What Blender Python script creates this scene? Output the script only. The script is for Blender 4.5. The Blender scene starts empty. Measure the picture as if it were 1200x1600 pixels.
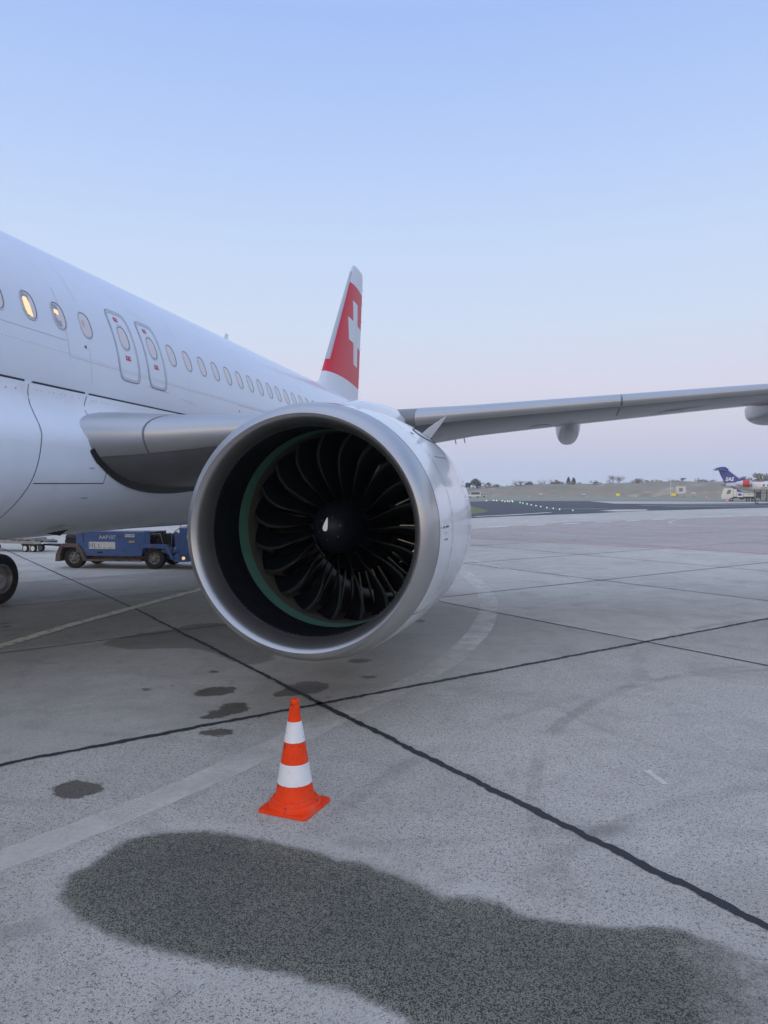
import bpy, bmesh, math, random
import numpy as np
from mathutils import Vector, Matrix
random.seed(7); rng = np.random.default_rng(7)
S = bpy.context.scene; COL = S.collection
R = math.radians

# ------------------------------------------------------------------ camera
F_PX = 1140.0
HC = 2.18
cam_d = bpy.data.cameras.new("camera"); cam = bpy.data.objects.new("camera", cam_d); COL.objects.link(cam)
cam_d.sensor_fit = 'VERTICAL'; cam_d.sensor_height = 24.0; cam_d.sensor_width = 18.0
cam_d.lens = 24.0 * F_PX / 1600.0
cam_d.clip_start = 0.05; cam_d.clip_end = 6000
cam.location = (7.66, 0.0, HC)
PSI = math.atan(250.0 / F_PX); PIT = math.atan(32.0 / F_PX)
cam.rotation_euler = (math.pi / 2 - PIT, 0, PSI)
S.camera = cam
S.view_settings.view_transform = 'Standard'; S.view_settings.look = 'None'
S.view_settings.exposure = 0.0; S.view_settings.gamma = 1.0

def lin(r, g, b, k=1.0):
    f = lambda c: (c / 255 / 12.92) if c / 255 <= 0.04045 else ((c / 255 + 0.055) / 1.055) ** 2.4
    return (f(r) * k, f(g) * k, f(b) * k, 1.0)

# ------------------------------------------------------------------ sky (clear twilight, sun just under the horizon behind the camera)
W = bpy.data.worlds.new("World"); S.world = W; W.use_nodes = True
nt = W.node_tree; nt.nodes.clear()
out = nt.nodes.new('ShaderNodeOutputWorld'); bg = nt.nodes.new('ShaderNodeBackground')
tc = nt.nodes.new('ShaderNodeTexCoord'); sep = nt.nodes.new('ShaderNodeSeparateXYZ')
nt.links.new(tc.outputs['Generated'], sep.inputs[0])
def wramp(stops):
    r = nt.nodes.new('ShaderNodeValToRGB'); r.color_ramp.interpolation = 'B_SPLINE' if False else 'LINEAR'
    els = r.color_ramp.elements
    els[0].position = stops[0][0]; els[0].color = stops[0][1]
    els[1].position = stops[-1][0]; els[1].color = stops[-1][1]
    for p, c in stops[1:-1]:
        e = els.new(p); e.color = c
    return r
SKY_AWAY = [(0.0, lin(120, 125, 135)), (0.495, lin(150, 160, 180)), (0.503, lin(182, 196, 222, 1.06)), (0.52, lin(194, 201, 226, 1.05)), (0.545, lin(214, 212, 230, 1.04)),
            (0.57, lin(219, 219, 236, 1.03)), (0.61, lin(209, 223, 245, 1.02)), (0.66, lin(199, 219, 250)), (0.71, lin(184, 208, 251)), (0.77, lin(166, 194, 247)), (0.85, lin(172, 194, 238, 1.2)), (1.0, lin(182, 198, 232, 1.6))]
SKY_SUN = [(0.0, lin(120, 120, 125)), (0.495, lin(190, 170, 150)), (0.503, lin(255, 214, 168, 1.6)), (0.53, lin(255, 226, 188, 1.6)), (0.58, lin(245, 230, 212, 1.5)),
           (0.66, lin(226, 232, 244, 1.5)), (0.80, lin(200, 208, 236, 1.5)), (1.0, lin(182, 198, 232, 1.6))]
mz = nt.nodes.new('ShaderNodeMath'); mz.operation = 'MULTIPLY_ADD'; mz.inputs[1].default_value = 0.5; mz.inputs[2].default_value = 0.5
nt.links.new(sep.outputs['Z'], mz.inputs[0])
ra = wramp(SKY_AWAY); rs = wramp(SKY_SUN)
nt.links.new(mz.outputs[0], ra.inputs[0]); nt.links.new(mz.outputs[0], rs.inputs[0])
dotn = nt.nodes.new('ShaderNodeVectorMath'); dotn.operation = 'DOT_PRODUCT'
SUN_AZ = R(-95)                                  # direction towards the glow, measured in plan
dotn.inputs[1].default_value = (math.cos(SUN_AZ), math.sin(SUN_AZ), 0)
nt.links.new(tc.outputs['Generated'], dotn.inputs[0])
mr = nt.nodes.new('ShaderNodeMapRange'); mr.interpolation_type = 'SMOOTHSTEP'
mr.inputs['From Min'].default_value = -0.25; mr.inputs['From Max'].default_value = 0.95
nt.links.new(dotn.outputs['Value'], mr.inputs['Value'])
mix = nt.nodes.new('ShaderNodeMix'); mix.data_type = 'RGBA'
nt.links.new(mr.outputs[0], mix.inputs[0]); nt.links.new(ra.outputs[0], mix.inputs[6]); nt.links.new(rs.outputs[0], mix.inputs[7])
nt.links.new(mix.outputs[2], bg.inputs[0]); bg.inputs[1].default_value = 1.0
nt.links.new(bg.outputs[0], out.inputs[0])
sun_d = bpy.data.lights.new("sun", 'SUN'); sun = bpy.data.objects.new("sun", sun_d); COL.objects.link(sun)
sun_d.energy = 0.3; sun_d.angle = R(25); sun_d.color = (1.0, 0.86, 0.72)
sd = Vector((math.cos(SUN_AZ) * math.cos(R(9)), math.sin(SUN_AZ) * math.cos(R(9)), math.sin(R(9))))
sun.rotation_euler = sd.to_track_quat('Z', 'Y').to_euler()

# ------------------------------------------------------------------ materials
def mat(name, col, rough=0.5, metal=0.0, coat=0.0, vary=0.0, vscale=3.0, bump=0.0, bscale=40.0, speck=None, emit=0.0, alpha_noise=None, stretch=(1, 1, 1), spec=None):
    """principled material; vary = slow tonal variation, bump = fine relief, speck = (colour, scale, threshold) small spots"""
    m = bpy.data.materials.new(name); m.use_nodes = True
    n = m.node_tree.nodes; l = m.node_tree.links; b = n['Principled BSDF']
    if len(col) == 3: col = (*col, 1)
    b.inputs['Roughness'].default_value = rough; b.inputs['Metallic'].default_value = metal
    b.inputs['Coat Weight'].default_value = coat; b.inputs['Coat Roughness'].default_value = 0.06
    if spec is not None: b.inputs['Specular IOR Level'].default_value = spec
    t = n.new('ShaderNodeTexCoord'); mp = n.new('ShaderNodeMapping'); mp.inputs['Scale'].default_value = stretch
    l.new(t.outputs['Object'], mp.inputs[0])
    cs = None
    rgb = n.new('ShaderNodeRGB'); rgb.outputs[0].default_value = col; cs = rgb.outputs[0]
    if vary > 0:
        no = n.new('ShaderNodeTexNoise'); no.inputs['Scale'].default_value = vscale; no.inputs['Detail'].default_value = 6; no.inputs['Roughness'].default_value = 0.6
        l.new(mp.outputs[0], no.inputs[0])
        m1 = n.new('ShaderNodeMapRange'); m1.inputs['From Min'].default_value = 0.25; m1.inputs['From Max'].default_value = 0.75
        m1.inputs['To Min'].default_value = 1 - vary; m1.inputs['To Max'].default_value = 1 + vary
        l.new(no.outputs['Fac'], m1.inputs['Value'])
        vm = n.new('ShaderNodeVectorMath'); vm.operation = 'SCALE'; l.new(cs, vm.inputs[0]); l.new(m1.outputs[0], vm.inputs['Scale']); cs = vm.outputs[0]
        m2 = n.new('ShaderNodeMapRange'); m2.inputs['To Min'].default_value = max(0.02, rough * 0.75); m2.inputs['To Max'].default_value = min(1, rough * 1.3)
        l.new(no.outputs['Fac'], m2.inputs['Value']); l.new(m2.outputs[0], b.inputs['Roughness'])
    if speck:
        for (sc_, ss, th, hi) in speck:
            n2 = n.new('ShaderNodeTexNoise'); n2.inputs['Scale'].default_value = ss; n2.inputs['Detail'].default_value = 3
            l.new(mp.outputs[0], n2.inputs[0])
            m3 = n.new('ShaderNodeMapRange'); m3.inputs['From Min'].default_value = th; m3.inputs['From Max'].default_value = hi
            l.new(n2.outputs['Fac'], m3.inputs['Value'])
            mx = n.new('ShaderNodeMix'); mx.data_type = 'RGBA'; l.new(m3.outputs[0], mx.inputs[0]); l.new(cs, mx.inputs[6]); mx.inputs[7].default_value = (*sc_[:3], 1); cs = mx.outputs[2]
    l.new(cs, b.inputs['Base Color'])
    if bump > 0:
        n4 = n.new('ShaderNodeTexNoise'); n4.inputs['Scale'].default_value = bscale; n4.inputs['Detail'].default_value = 4
        l.new(mp.outputs[0], n4.inputs[0])
        bp = n.new('ShaderNodeBump'); bp.inputs['Strength'].default_value = 1.0; bp.inputs['Distance'].default_value = bump
        l.new(n4.outputs['Fac'], bp.inputs['Height']); l.new(bp.outputs[0], b.inputs['Normal'])
    if emit > 0:
        b.inputs['Emission Color'].default_value = col; b.inputs['Emission Strength'].default_value = emit
    if alpha_noise:
        (sc, lo, hi, amax) = alpha_noise
        n5 = n.new('ShaderNodeTexNoise'); n5.inputs['Scale'].default_value = sc; n5.inputs['Detail'].default_value = 8; n5.inputs['Roughness'].default_value = 0.7
        l.new(t.outputs['Object'], n5.inputs[0])
        m5 = n.new('ShaderNodeMapRange'); m5.inputs['From Min'].default_value = lo; m5.inputs['From Max'].default_value = hi; m5.inputs['To Max'].default_value = amax
        l.new(n5.outputs['Fac'], m5.inputs['Value']); l.new(m5.outputs[0], b.inputs['Alpha'])
    return m

M = {}
M['white'] = mat('white_paint', (.645, .70, .78), 0.32, coat=0.3, bump=.0035, bscale=1.6, vary=.035, vscale=1.3, stretch=(1, .35, 1), speck=[((.55, .57, .60), 2.2, .62, .9)])
M['white_cowl'] = mat('white_cowl_paint', (.68, .71, .75), 0.22, coat=0.5, vary=.015, vscale=1.2)
M['fairing'] = mat('fairing_paint', (.72, .78, .86), 0.36, coat=0.25, bump=.003, bscale=1.8, vary=.04, vscale=1.2, speck=[((.52, .53, .54), 2.0, .64, 1.0)])
M['wing_grey'] = mat('wing_grey_paint', (.145, .152, .16), 0.34, vary=.18, vscale=1.3, coat=0.2, stretch=(1, .4, 1), speck=[((.085, .085, .085), 1.1, .58, .8)])
M['slat'] = mat('bare_slat_metal', (.44, .45, .46), 0.34, metal=0.65, vary=.05, vscale=2, stretch=(.3, 1, 1))
M['lip'] = mat('brushed_lip_metal', (.47, .465, .46), 0.30, metal=0.90, vary=.012, vscale=1.5)
M['seam'] = mat('seam_dark', (.03, .032, .036), 0.7)
M['seam_soft'] = mat('seam_soft', (.36, .40, .46), 0.6)
M['seal'] = mat('black_seal', (.008, .008, .009), 0.5)
M['liner'] = mat('inlet_liner_black', (.004, .005, .008), 0.6, vary=.3, vscale=5, spec=.25)
M['green'] = mat('green_primer', (.10, .26, .20), 0.5, vary=.12, vscale=4)
M['tan'] = mat('abradable_tan', (.11, .105, .09), 0.6, vary=.2, vscale=5)
M['blade'] = mat('fan_blade_dark', (.0035, .0045, .0065), 0.55, vary=.2, vscale=6, spec=.08)
M['blade_edge'] = mat('fan_blade_edge', (.032, .045, .045), 0.5, metal=0.2, spec=.3)
M['spinner'] = mat('spinner_black', (.005, .007, .012), 0.42, vary=.15, vscale=6, spec=.18)
M['duct'] = mat('duct_dark', (.02, .02, .022), 0.7)
M['vane'] = mat('guide_vane_metal', (.26, .26, .27), 0.38, metal=0.9, vary=.4, vscale=9)
M['mark_white'] = mat('mark_white', (.80, .80, .80), 0.5)
M['frame'] = mat('window_frame', (.48, .52, .56), 0.4, metal=.1)
M['gasket'] = mat('window_gasket', (.05, .055, .065), 0.6)
M['pane'] = mat('window_shade', (.66, .60, .60), 0.35, coat=.3, vary=.05, vscale=4)
M['pane_dim'] = mat('window_dim', (.30, .29, .31), 0.2, coat=.8)
M['cabin'] = mat('cabin_light', lin(255, 205, 150), 0.5, emit=0.85)
M['band'] = mat('exit_band_grey', (.46, .49, .53), 0.45)
M['red'] = mat('placard_red', (.48, .05, .05), 0.5)
M['rubber'] = mat('tyre_rubber', (.018, .018, .019), 0.75, vary=.2, vscale=12, bump=.002, bscale=60)
M['rim'] = mat('wheel_rim', (.34, .34, .34), 0.45, metal=.5, vary=.2, vscale=10)
M['strut'] = mat('gear_strut', (.5, .5, .5), 0.4, metal=.4)
M['exhaust'] = mat('exhaust_metal', (.25, .22, .19), 0.4, metal=.9)

# ------------------------------------------------------------------ mesh builder
class MB:
    def __init__(s, off=(0, 0, 0)): s.v = []; s.f = []; s.m = []; s.off = Vector(off)
    def add(s, vs, fs, mi=0):
        o = len(s.v); s.v += [tuple(v) for v in vs]; s.f += [tuple(i + o for i in f) for f in fs]; s.m += [mi] * len(fs); return s
    def box(s, c, d, rz=0, mi=0, top=1.0, sh=(0, 0), M3=None):
        """box at centre c with size d; top scales the upper face, sh shifts it"""
        hx, hy, hz = d[0] / 2, d[1] / 2, d[2] / 2; P = []
        for z, k, q in ((-hz, 1, (0, 0)), (hz, top, sh)):
            for x, y in ((-hx, -hy), (hx, -hy), (hx, hy), (-hx, hy)): P.append(Vector((x * k + q[0], y * k + q[1], z)))
        rot = M3 if M3 else Matrix.Rotation(rz, 3, 'Z')
        P = [rot @ p + Vector(c) for p in P]
        return s.add(P, [(3, 2, 1, 0), (4, 5, 6, 7), (0, 1, 5, 4), (1, 2, 6, 5), (2, 3, 7, 6), (3, 0, 4, 7)], mi)
    def prism(s, pts, a, b, axis='y', mi=0):
        """extrude a 2D polygon; axis y: pts are (x,z); axis x: (y,z); axis z: (x,y)"""
        g = {'y': lambda p, t: (p[0], t, p[1]), 'x': lambda p, t: (t, p[0], p[1]), 'z': lambda p, t: (p[0], p[1], t)}[axis]
        n = len(pts); vs = [g(p, a) for p in pts] + [g(p, b) for p in pts]
        fs = [tuple(range(n))[::-1], tuple(range(n, 2 * n))] + [(i, (i + 1) % n, n + (i + 1) % n, n + i) for i in range(n)]
        return s.add(vs, fs, mi)
    def loft(s, rings, closed=True, cap=(True, True), mi=0):
        n = len(rings[0]); o = len(s.v); vs = [p for r in rings for p in r]; fs = []
        m = n if closed else n - 1
        for i in range(len(rings) - 1):
            for j in range(m): fs.append((i * n + j, i * n + (j + 1) % n, (i + 1) * n + (j + 1) % n, (i + 1) * n + j))
        if closed and cap[0]: fs.append(tuple(range(n))[::-1])
        if closed and cap[1]: fs.append(tuple((len(rings) - 1) * n + j for j in range(n)))
        return s.add(vs, fs, mi)
    def lathe(s, prof, c, axis='y', n=96, mi=0, cap=(False, False), tilt=(0, 0)):
        """profile (along, radius) turned round an axis through c"""
        rings = []
        for a, r in prof:
            ring = []
            for k in range(n):
                t = 2 * math.pi * k / n; u, w = r * math.cos(t), r * math.sin(t)
                p = {'y': (c[0] + u, c[1] + a, c[2] + w), 'x': (c[0] + a, c[1] + u, c[2] + w), 'z': (c[0] + u, c[1] + w, c[2] + a)}[axis]
                ring.append(p)
            rings.append(ring)
        return s.loft(rings, cap=cap, mi=mi)
    def tube(s, pts, r, n=10, mi=0, cap=True):
        pts = [Vector(p) for p in pts]; rr = r if isinstance(r, (list, tuple)) else [r] * len(pts); rings = []
        for i, p in enumerate(pts):
            d = (pts[min(i + 1, len(pts) - 1)] - pts[max(i - 1, 0)]).normalized()
            a = d.orthogonal().normalized() if i == 0 else (a - d * a.dot(d)).normalized()
            b = d.cross(a)
            rings.append([p + (a * math.cos(2 * math.pi * k / n) + b * math.sin(2 * math.pi * k / n)) * rr[i] for k in range(n)])
        return s.loft(rings, cap=(cap, cap), mi=mi)
    def build(s, name, mats, parent=None, smooth=35, bevel=0):
        me = bpy.data.meshes.new(name)
        me.from_pydata([(v[0] - s.off[0], v[1] - s.off[1], v[2] - s.off[2]) for v in s.v], [], s.f); me.update()
        if not isinstance(mats, (list, tuple)): mats = [mats]
        for m in mats: me.materials.append(m)
        me.polygons.foreach_set('material_index', s.m)
        b = bmesh.new(); b.from_mesh(me); bmesh.ops.recalc_face_normals(b, faces=b.faces); b.to_mesh(me); b.free()
        if smooth:
            me.polygons.foreach_set('use_smooth', [True] * len(me.polygons)); me.set_sharp_from_angle(angle=R(smooth))
        o = bpy.data.objects.new(name, me); COL.objects.link(o)
        if parent: o.parent = parent
        if bevel:
            bv = o.modifiers.new('bevel', 'BEVEL'); bv.width = bevel; bv.segments = 2; bv.limit_method = 'ANGLE'; bv.angle_limit = R(40)
        return o
def tag(o, label=None, cat=None, group=None, kind=None):
    if label: o['label'] = label
    if cat: o['category'] = cat
    if group: o['group'] = group
    if kind: o['kind'] = kind
    return o
def empty(name, loc, rz=0, **k):
    o = bpy.data.objects.new(name, None); COL.objects.link(o); o.location = loc; o.rotation_euler = (0, 0, rz); o.empty_display_size = .3
    return tag(o, **k)
def text_mesh(name, txt, size, loc, rot, m, parent, depth=0.002, shear=0, offset=0, sx=1.0):
    c = bpy.data.curves.new(name, 'FONT'); c.body = txt; c.size = size; c.extrude = depth; c.align_x = 'CENTER'; c.align_y = 'CENTER'; c.shear = shear; c.offset = offset
    t = bpy.data.objects.new('tmp', c); COL.objects.link(t)
    bpy.context.view_layer.update()
    me = bpy.data.meshes.new_from_object(t.evaluated_get(bpy.context.evaluated_depsgraph_get()))
    bpy.data.objects.remove(t)
    me.materials.clear(); me.materials.append(m)
    o = bpy.data.objects.new(name, me); COL.objects.link(o); o.location = loc; o.rotation_euler = rot; o.scale = (sx, 1, 1)
    if parent: o.parent = parent
    return o
def copy_tree(o, parent=None):
    c = o.copy(); COL.objects.link(c)
    if parent: c.parent = parent
    for ch in list(o.children): copy_tree(ch, c)
    return c

# ------------------------------------------------------------------ ground
OX, OY = 5.43, 7.12                                  # a crossing of two slab joints
UX, UY = 0.680, 0.733; VX, VY = -0.733, 0.680        # directions of the slab joints
def uvw(u, v): return (OX + UX * u + VX * v, OY + UY * u + VY * v)

def smooth_poly(P, k=2):
    for _ in range(k):
        Q = []
        for i in range(len(P)):
            a, b = P[i], P[(i + 1) % len(P)]
            Q += [(a[0] * .75 + b[0] * .25, a[1] * .75 + b[1] * .25), (a[0] * .25 + b[0] * .75, a[1] * .25 + b[1] * .75)]
        P = Q
    return P
def sdf(P, X, Y):
    """signed distance, positive inside"""
    P = np.array(P); d = np.full(X.shape, 1e9); ins = np.zeros(X.shape, bool)
    for i in range(len(P)):
        a, b = P[i], P[(i + 1) % len(P)]; e = b - a; L = (e ** 2).sum() + 1e-12
        t = np.clip(((X - a[0]) * e[0] + (Y - a[1]) * e[1]) / L, 0, 1)
        d = np.minimum(d, np.hypot(X - a[0] - t * e[0], Y - a[1] - t * e[1]))
        c = ((a[1] > Y) != (b[1] > Y)) & (X < (b[0] - a[0]) * (Y - a[1]) / (b[1] - a[1] + 1e-12) + a[0]); ins ^= c
    return np.where(ins, d, -d)
PUDDLE = [(5.09, 3.47), (5.03, 3.62), (5.09, 3.79), (5.09, 3.99), (5.20, 4.16), (5.42, 4.25), (5.65, 4.29), (5.90, 4.25), (6.09, 4.21), (6.30, 4.19), (6.44, 4.12), (6.60, 4.11), (6.77, 4.04), (6.93, 3.99), (7.08, 3.89), (7.17, 3.83), (7.30, 3.88), (7.44, 3.84), (7.61, 3.76), (7.74, 3.74), (7.96, 3.76), (8.17, 3.78), (8.33, 3.82), (8.47, 3.76), (8.54, 3.71), (8.62, 3.63), (8.83, 3.58), (9.05, 3.23), (8.47, 2.85), (7.79, 2.64), (7.31, 2.78), (7.09, 2.91), (6.89, 3.01), (6.70, 3.04), (6.46, 3.06), (6.27, 3.06), (6.07, 3.07), (5.90, 3.08), (5.77, 3.10), (5.58, 3.16), (5.39, 3.23), (5.20, 3.33)]
STAINS = [[(4.14, 4.61), (4.12, 4.75), (4.22, 4.83), (4.39, 4.83), (4.53, 4.76), (4.53, 4.61), (4.44, 4.51), (4.28, 4.51)],
          [(3.95, 7.21), (3.97, 7.40), (4.13, 7.54), (4.37, 7.54), (4.39, 7.30), (4.25, 7.12), (4.04, 7.10)],
          [(4.46, 6.77), (4.48, 6.96), (4.62, 7.03), (4.79, 6.89), (4.80, 6.69), (4.69, 6.58), (4.65, 6.43), (4.45, 6.39), (4.44, 6.59)],
          [(4.60, 6.02), (4.65, 6.16), (4.79, 6.21), (4.94, 6.17), (4.93, 6.04), (4.81, 5.96), (4.70, 5.94)],
          [(4.87, 7.49), (4.86, 7.84), (5.00, 7.99), (5.21, 7.94), (5.35, 7.78), (5.31, 7.50), (5.13, 7.37), (5.00, 7.31), (4.86, 7.23), (4.80, 7.39)],
          [(3.29, 7.22), (3.36, 7.32), (3.50, 7.29), (3.45, 7.18)], [(5.15, 8.96), (5.30, 9.21), (5.53, 9.15), (5.42, 8.91)],
          [(5.51, 8.25), (5.63, 8.36), (5.77, 8.33), (5.67, 8.19)], [(-1.38, 10.69), (-1.17, 10.61), (-0.89, 10.36), (-0.61, 9.91), (-0.63, 9.80)],
          [(3.68, 8.10), (3.69, 8.22), (3.82, 8.22), (3.82, 8.06)], [(3.54, 7.44), (3.57, 7.50), (3.64, 7.46), (3.61, 7.40)],
          [(5.39, 7.35), (5.41, 7.45), (5.50, 7.39), (5.46, 7.29)], [(5.46, 12.06), (5.58, 12.28), (5.79, 12.19), (5.66, 11.86)],
          [(4.92, 6.61), (4.94, 6.68), (5.01, 6.63), (4.98, 6.56)], [(4.92, 6.37), (4.95, 6.42), (5.00, 6.37), (4.98, 6.33)]]
DAMP_ = [[(1.40, 9.35), (1.49, 9.95), (1.87, 10.46), (2.01, 11.00), (2.40, 11.27), (3.25, 10.71), (3.99, 9.88), (4.26, 8.91), (4.13, 8.46), (3.61, 8.77), (3.14, 9.21), (2.61, 9.27), (2.17, 9.00), (1.74, 9.07)],
        [(4.90, 12.59), (5.51, 13.08), (6.13, 11.90), (6.32, 9.75), (5.90, 8.74), (5.48, 8.49), (5.04, 8.90)]]
xs = np.unique(np.concatenate([-np.geomspace(1800, 60, 14), np.linspace(-60, -6, 28), np.linspace(-6, 0, 30), np.linspace(0, 11.4, 191), np.linspace(11.4, 20, 25), np.linspace(20, 80, 25), np.geomspace(80, 1800, 14)]))
ys = np.unique(np.concatenate([-np.geomspace(400, 8, 10), np.linspace(-8, .6, 10), np.linspace(.6, 12, 191), np.linspace(12, 20, 50), np.linspace(20, 90, 40), np.geomspace(90, 3000, 20)]))
gx, gy = np.meshgrid(xs, ys); NX, NY = len(xs), len(ys)
me = bpy.data.meshes.new('ground')
idx = np.arange(NX * NY).reshape(NY, NX)
faces = np.stack([idx[:-1, :-1], idx[:-1, 1:], idx[1:, 1:], idx[1:, :-1]], -1).reshape(-1, 4)
me.from_pydata(np.stack([gx.ravel(), gy.ravel(), np.zeros(NX * NY)], -1).tolist(), [], faces.tolist()); me.update()
def field(name, polys, k=2):
    f = np.full(gx.shape, -1.0)
    for P in polys: f = np.maximum(f, sdf(smooth_poly(P, k), gx, gy))
    a = me.attributes.new(name, 'FLOAT', 'POINT'); a.data.foreach_set('value', np.clip(f, -1, 1).ravel().astype(np.float32))
def slab_tint_shade():  # slab tones, with part of the aircraft's shade painted into the darker ones
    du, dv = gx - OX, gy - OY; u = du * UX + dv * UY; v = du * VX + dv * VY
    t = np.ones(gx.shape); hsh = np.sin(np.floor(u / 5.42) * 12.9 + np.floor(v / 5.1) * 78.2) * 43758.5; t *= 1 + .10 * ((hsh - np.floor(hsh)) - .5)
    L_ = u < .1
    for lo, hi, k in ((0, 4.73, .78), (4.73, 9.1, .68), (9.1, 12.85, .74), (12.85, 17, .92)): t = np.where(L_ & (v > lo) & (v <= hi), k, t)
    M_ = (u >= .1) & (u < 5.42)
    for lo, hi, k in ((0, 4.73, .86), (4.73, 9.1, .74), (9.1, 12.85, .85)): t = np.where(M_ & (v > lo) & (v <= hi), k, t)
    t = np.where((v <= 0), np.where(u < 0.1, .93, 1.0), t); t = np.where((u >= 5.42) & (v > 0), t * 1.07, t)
    for nm, f in (('tint_shade', t), ('coarse', np.where(v <= 0, 1.0, .45))):
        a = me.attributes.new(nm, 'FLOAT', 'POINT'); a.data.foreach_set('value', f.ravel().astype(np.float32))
slab_tint_shade()
field('puddle', [PUDDLE], 1); field('stain', STAINS, 1); field('damp', DAMP_[:1], 2)
FADE = [(8.48, 3.82), (8.59, 3.81), (9.07, 3.73), (8.98, 2.96), (8.44, 2.87), (8.36, 3.11), (8.48, 3.33), (8.44, 3.49)]
field('fade', [FADE], 2)
ground = bpy.data.objects.new('ground', me); COL.objects.link(ground)
tag(ground, 'grey speckled concrete apron with damp patches', kind='structure')
gm = bpy.data.materials.new('apron_concrete'); gm.use_nodes = True
n = gm.node_tree.nodes; l = gm.node_tree.links; b = n['Principled BSDF']
tcg = n.new('ShaderNodeTexCoord')
def noise(scale, detail=4, rough=.55, vec=None, dist=0):
    q = n.new('ShaderNodeTexNoise'); q.inputs['Scale'].default_value = scale; q.inputs['Detail'].default_value = detail; q.inputs['Roughness'].default_value = rough; q.inputs['Distortion'].default_value = dist
    l.new(vec or tcg.outputs['Object'], q.inputs[0]); return q.outputs['Fac']
def mrange(src, a, b_, c=0.0, d=1.0, sm=False):
    q = n.new('ShaderNodeMapRange'); q.inputs['From Min'].default_value = a; q.inputs['From Max'].default_value = b_; q.inputs['To Min'].default_value = c; q.inputs['To Max'].default_value = d
    if sm: q.interpolation_type = 'SMOOTHSTEP'
    l.new(src, q.inputs['Value']); return q.outputs[0]
def mathn(op, a, b_):
    q = n.new('ShaderNodeMath'); q.operation = op
    for i, s_ in enumerate((a, b_)):
        if isinstance(s_, (int, float)): q.inputs[i].default_value = s_
        else: l.new(s_, q.inputs[i])
    return q.outputs[0]
def mixc(f, a, b_, mode='MIX'):
    q = n.new('ShaderNodeMix'); q.data_type = 'RGBA'; q.blend_type = mode
    if isinstance(f, (int, float)): q.inputs[0].default_value = f
    else: l.new(f, q.inputs[0])
    for i, s_ in ((6, a), (7, b_)):
        if isinstance(s_, tuple): q.inputs[i].default_value = (*s_[:3], 1)
        else: l.new(s_, q.inputs[i])
    return q.outputs[2]
slow = noise(.22, 5); mid = noise(1.4, 6, .65); fine = noise(38, 4, .65)
vor = n.new('ShaderNodeTexVoronoi'); vor.inputs['Scale'].default_value = 150; l.new(tcg.outputs['Object'], vor.inputs['Vector'])
vsep = n.new('ShaderNodeSeparateColor'); l.new(vor.outputs['Color'], vsep.inputs[0])
col = mixc(mrange(slow, .3, .7), (.475,.44,.37), (.555,.515,.435))
col = mixc(mrange(mid, .35, .72), col, (.60,.56,.475))
coarse = n.new('ShaderNodeAttribute'); coarse.attribute_name = 'coarse'; coarse = coarse.outputs['Fac']
spk = n.new('ShaderNodeTexNoise'); spk.inputs['Scale'].default_value = 110; spk.inputs['Detail'].default_value = 2.5; spk.inputs['Roughness'].default_value = .7; l.new(tcg.outputs['Object'], spk.inputs[0])
dark = mrange(vsep.outputs[0], .62, .74)
darkamt = mathn('MULTIPLY', dark, mathn('MULTIPLY', mrange(fine, .42, .58, 0.15, .95), coarse))
col = mixc(darkamt, col, (.09, .085, .080))
lightst = mathn('MULTIPLY', mrange(vsep.outputs[1], .85, .93), .55)
col = mixc(lightst, col, (.68, .62, .53))
col = mixc(mathn('MULTIPLY', mrange(noise(190, 2, .7), .50, .60, 0, .62), coarse), col, (.13, .12, .115))
col = mixc(mathn('MULTIPLY', mrange(spk.outputs['Fac'], .42, .34, 0, .6), coarse), col, (.70, .64, .56))
tyre = n.new('ShaderNodeMapping'); tyre.inputs['Rotation'].default_value = (0, 0, R(-35)); tyre.inputs['Scale'].default_value = (.16, 1.7, 1); l.new(tcg.outputs['Object'], tyre.inputs[0])
col = mixc(mrange(noise(.9, 5, .6, tyre.outputs[0], .4), .60, .78, 0, .28), col, (.22, .20, .17))
col = mixc(mrange(noise(.8, 5, .6, tyre.outputs[0], .4), .34, .20, 0, .30), col, (.68, .62, .53))
blot = noise(.7, 8, .72, None, .6); col = mixc(mrange(blot, .48, .66, 0, .42), col, (.26, .24, .20)); col = mixc(mrange(noise(3.3, 7, .75), .54, .72, 0, .45), col, (.25, .23, .20))
col = mixc(mrange(noise(7, 6, .8), .66, .72, 0, .55), col, (.20, .18, .155))
# tyre arcs: thin dark rings of scuffed rubber
for (cx_, cy_, r0, wd, am) in ((11.2, 2.2, 4.1, .10, .42), (12.5, 5.5, 4.9, .09, .40), (10.0, 8.5, 2.4, .07, .16), (4.2, 1.2, 3.2, .09, .18), (14.0, 9.0, 5.2, .14, .36), (13.5, 3.0, 7.4, .10, .34), (9.5, -1.0, 6.0, .11, .36)):
    dv_ = n.new('ShaderNodeVectorMath'); dv_.operation = 'DISTANCE'; l.new(tcg.outputs['Object'], dv_.inputs[0]); dv_.inputs[1].default_value = (cx_, cy_, 0)
    dd = mathn('ABSOLUTE', mathn('SUBTRACT', mathn('ADD', dv_.outputs['Value'], mathn('MULTIPLY', mathn('SUBTRACT', mid, .5), .10)), r0), 0)
    col = mixc(mathn('MULTIPLY', mrange(dd, wd * .35, wd, am, 0, True), mrange(noise(.9, 5, .7), .42, .62)), col, (.17, .155, .14))
def attr_(nm):
    q = n.new('ShaderNodeAttribute'); q.attribute_name = nm; return q.outputs['Fac']
def attr(nm):
    q = n.new('ShaderNodeAttribute'); q.attribute_name = nm; return q.outputs['Fac']
edge = mathn('ADD', mathn('MULTIPLY', mathn('SUBTRACT', noise(6, 8, .7), .5), .16), mathn('MULTIPLY', mathn('SUBTRACT', noise(45, 3, .6), .5), .035))
pud = mrange(mathn('ADD', attr('puddle'), edge), -.035, .045, sm=True)
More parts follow.
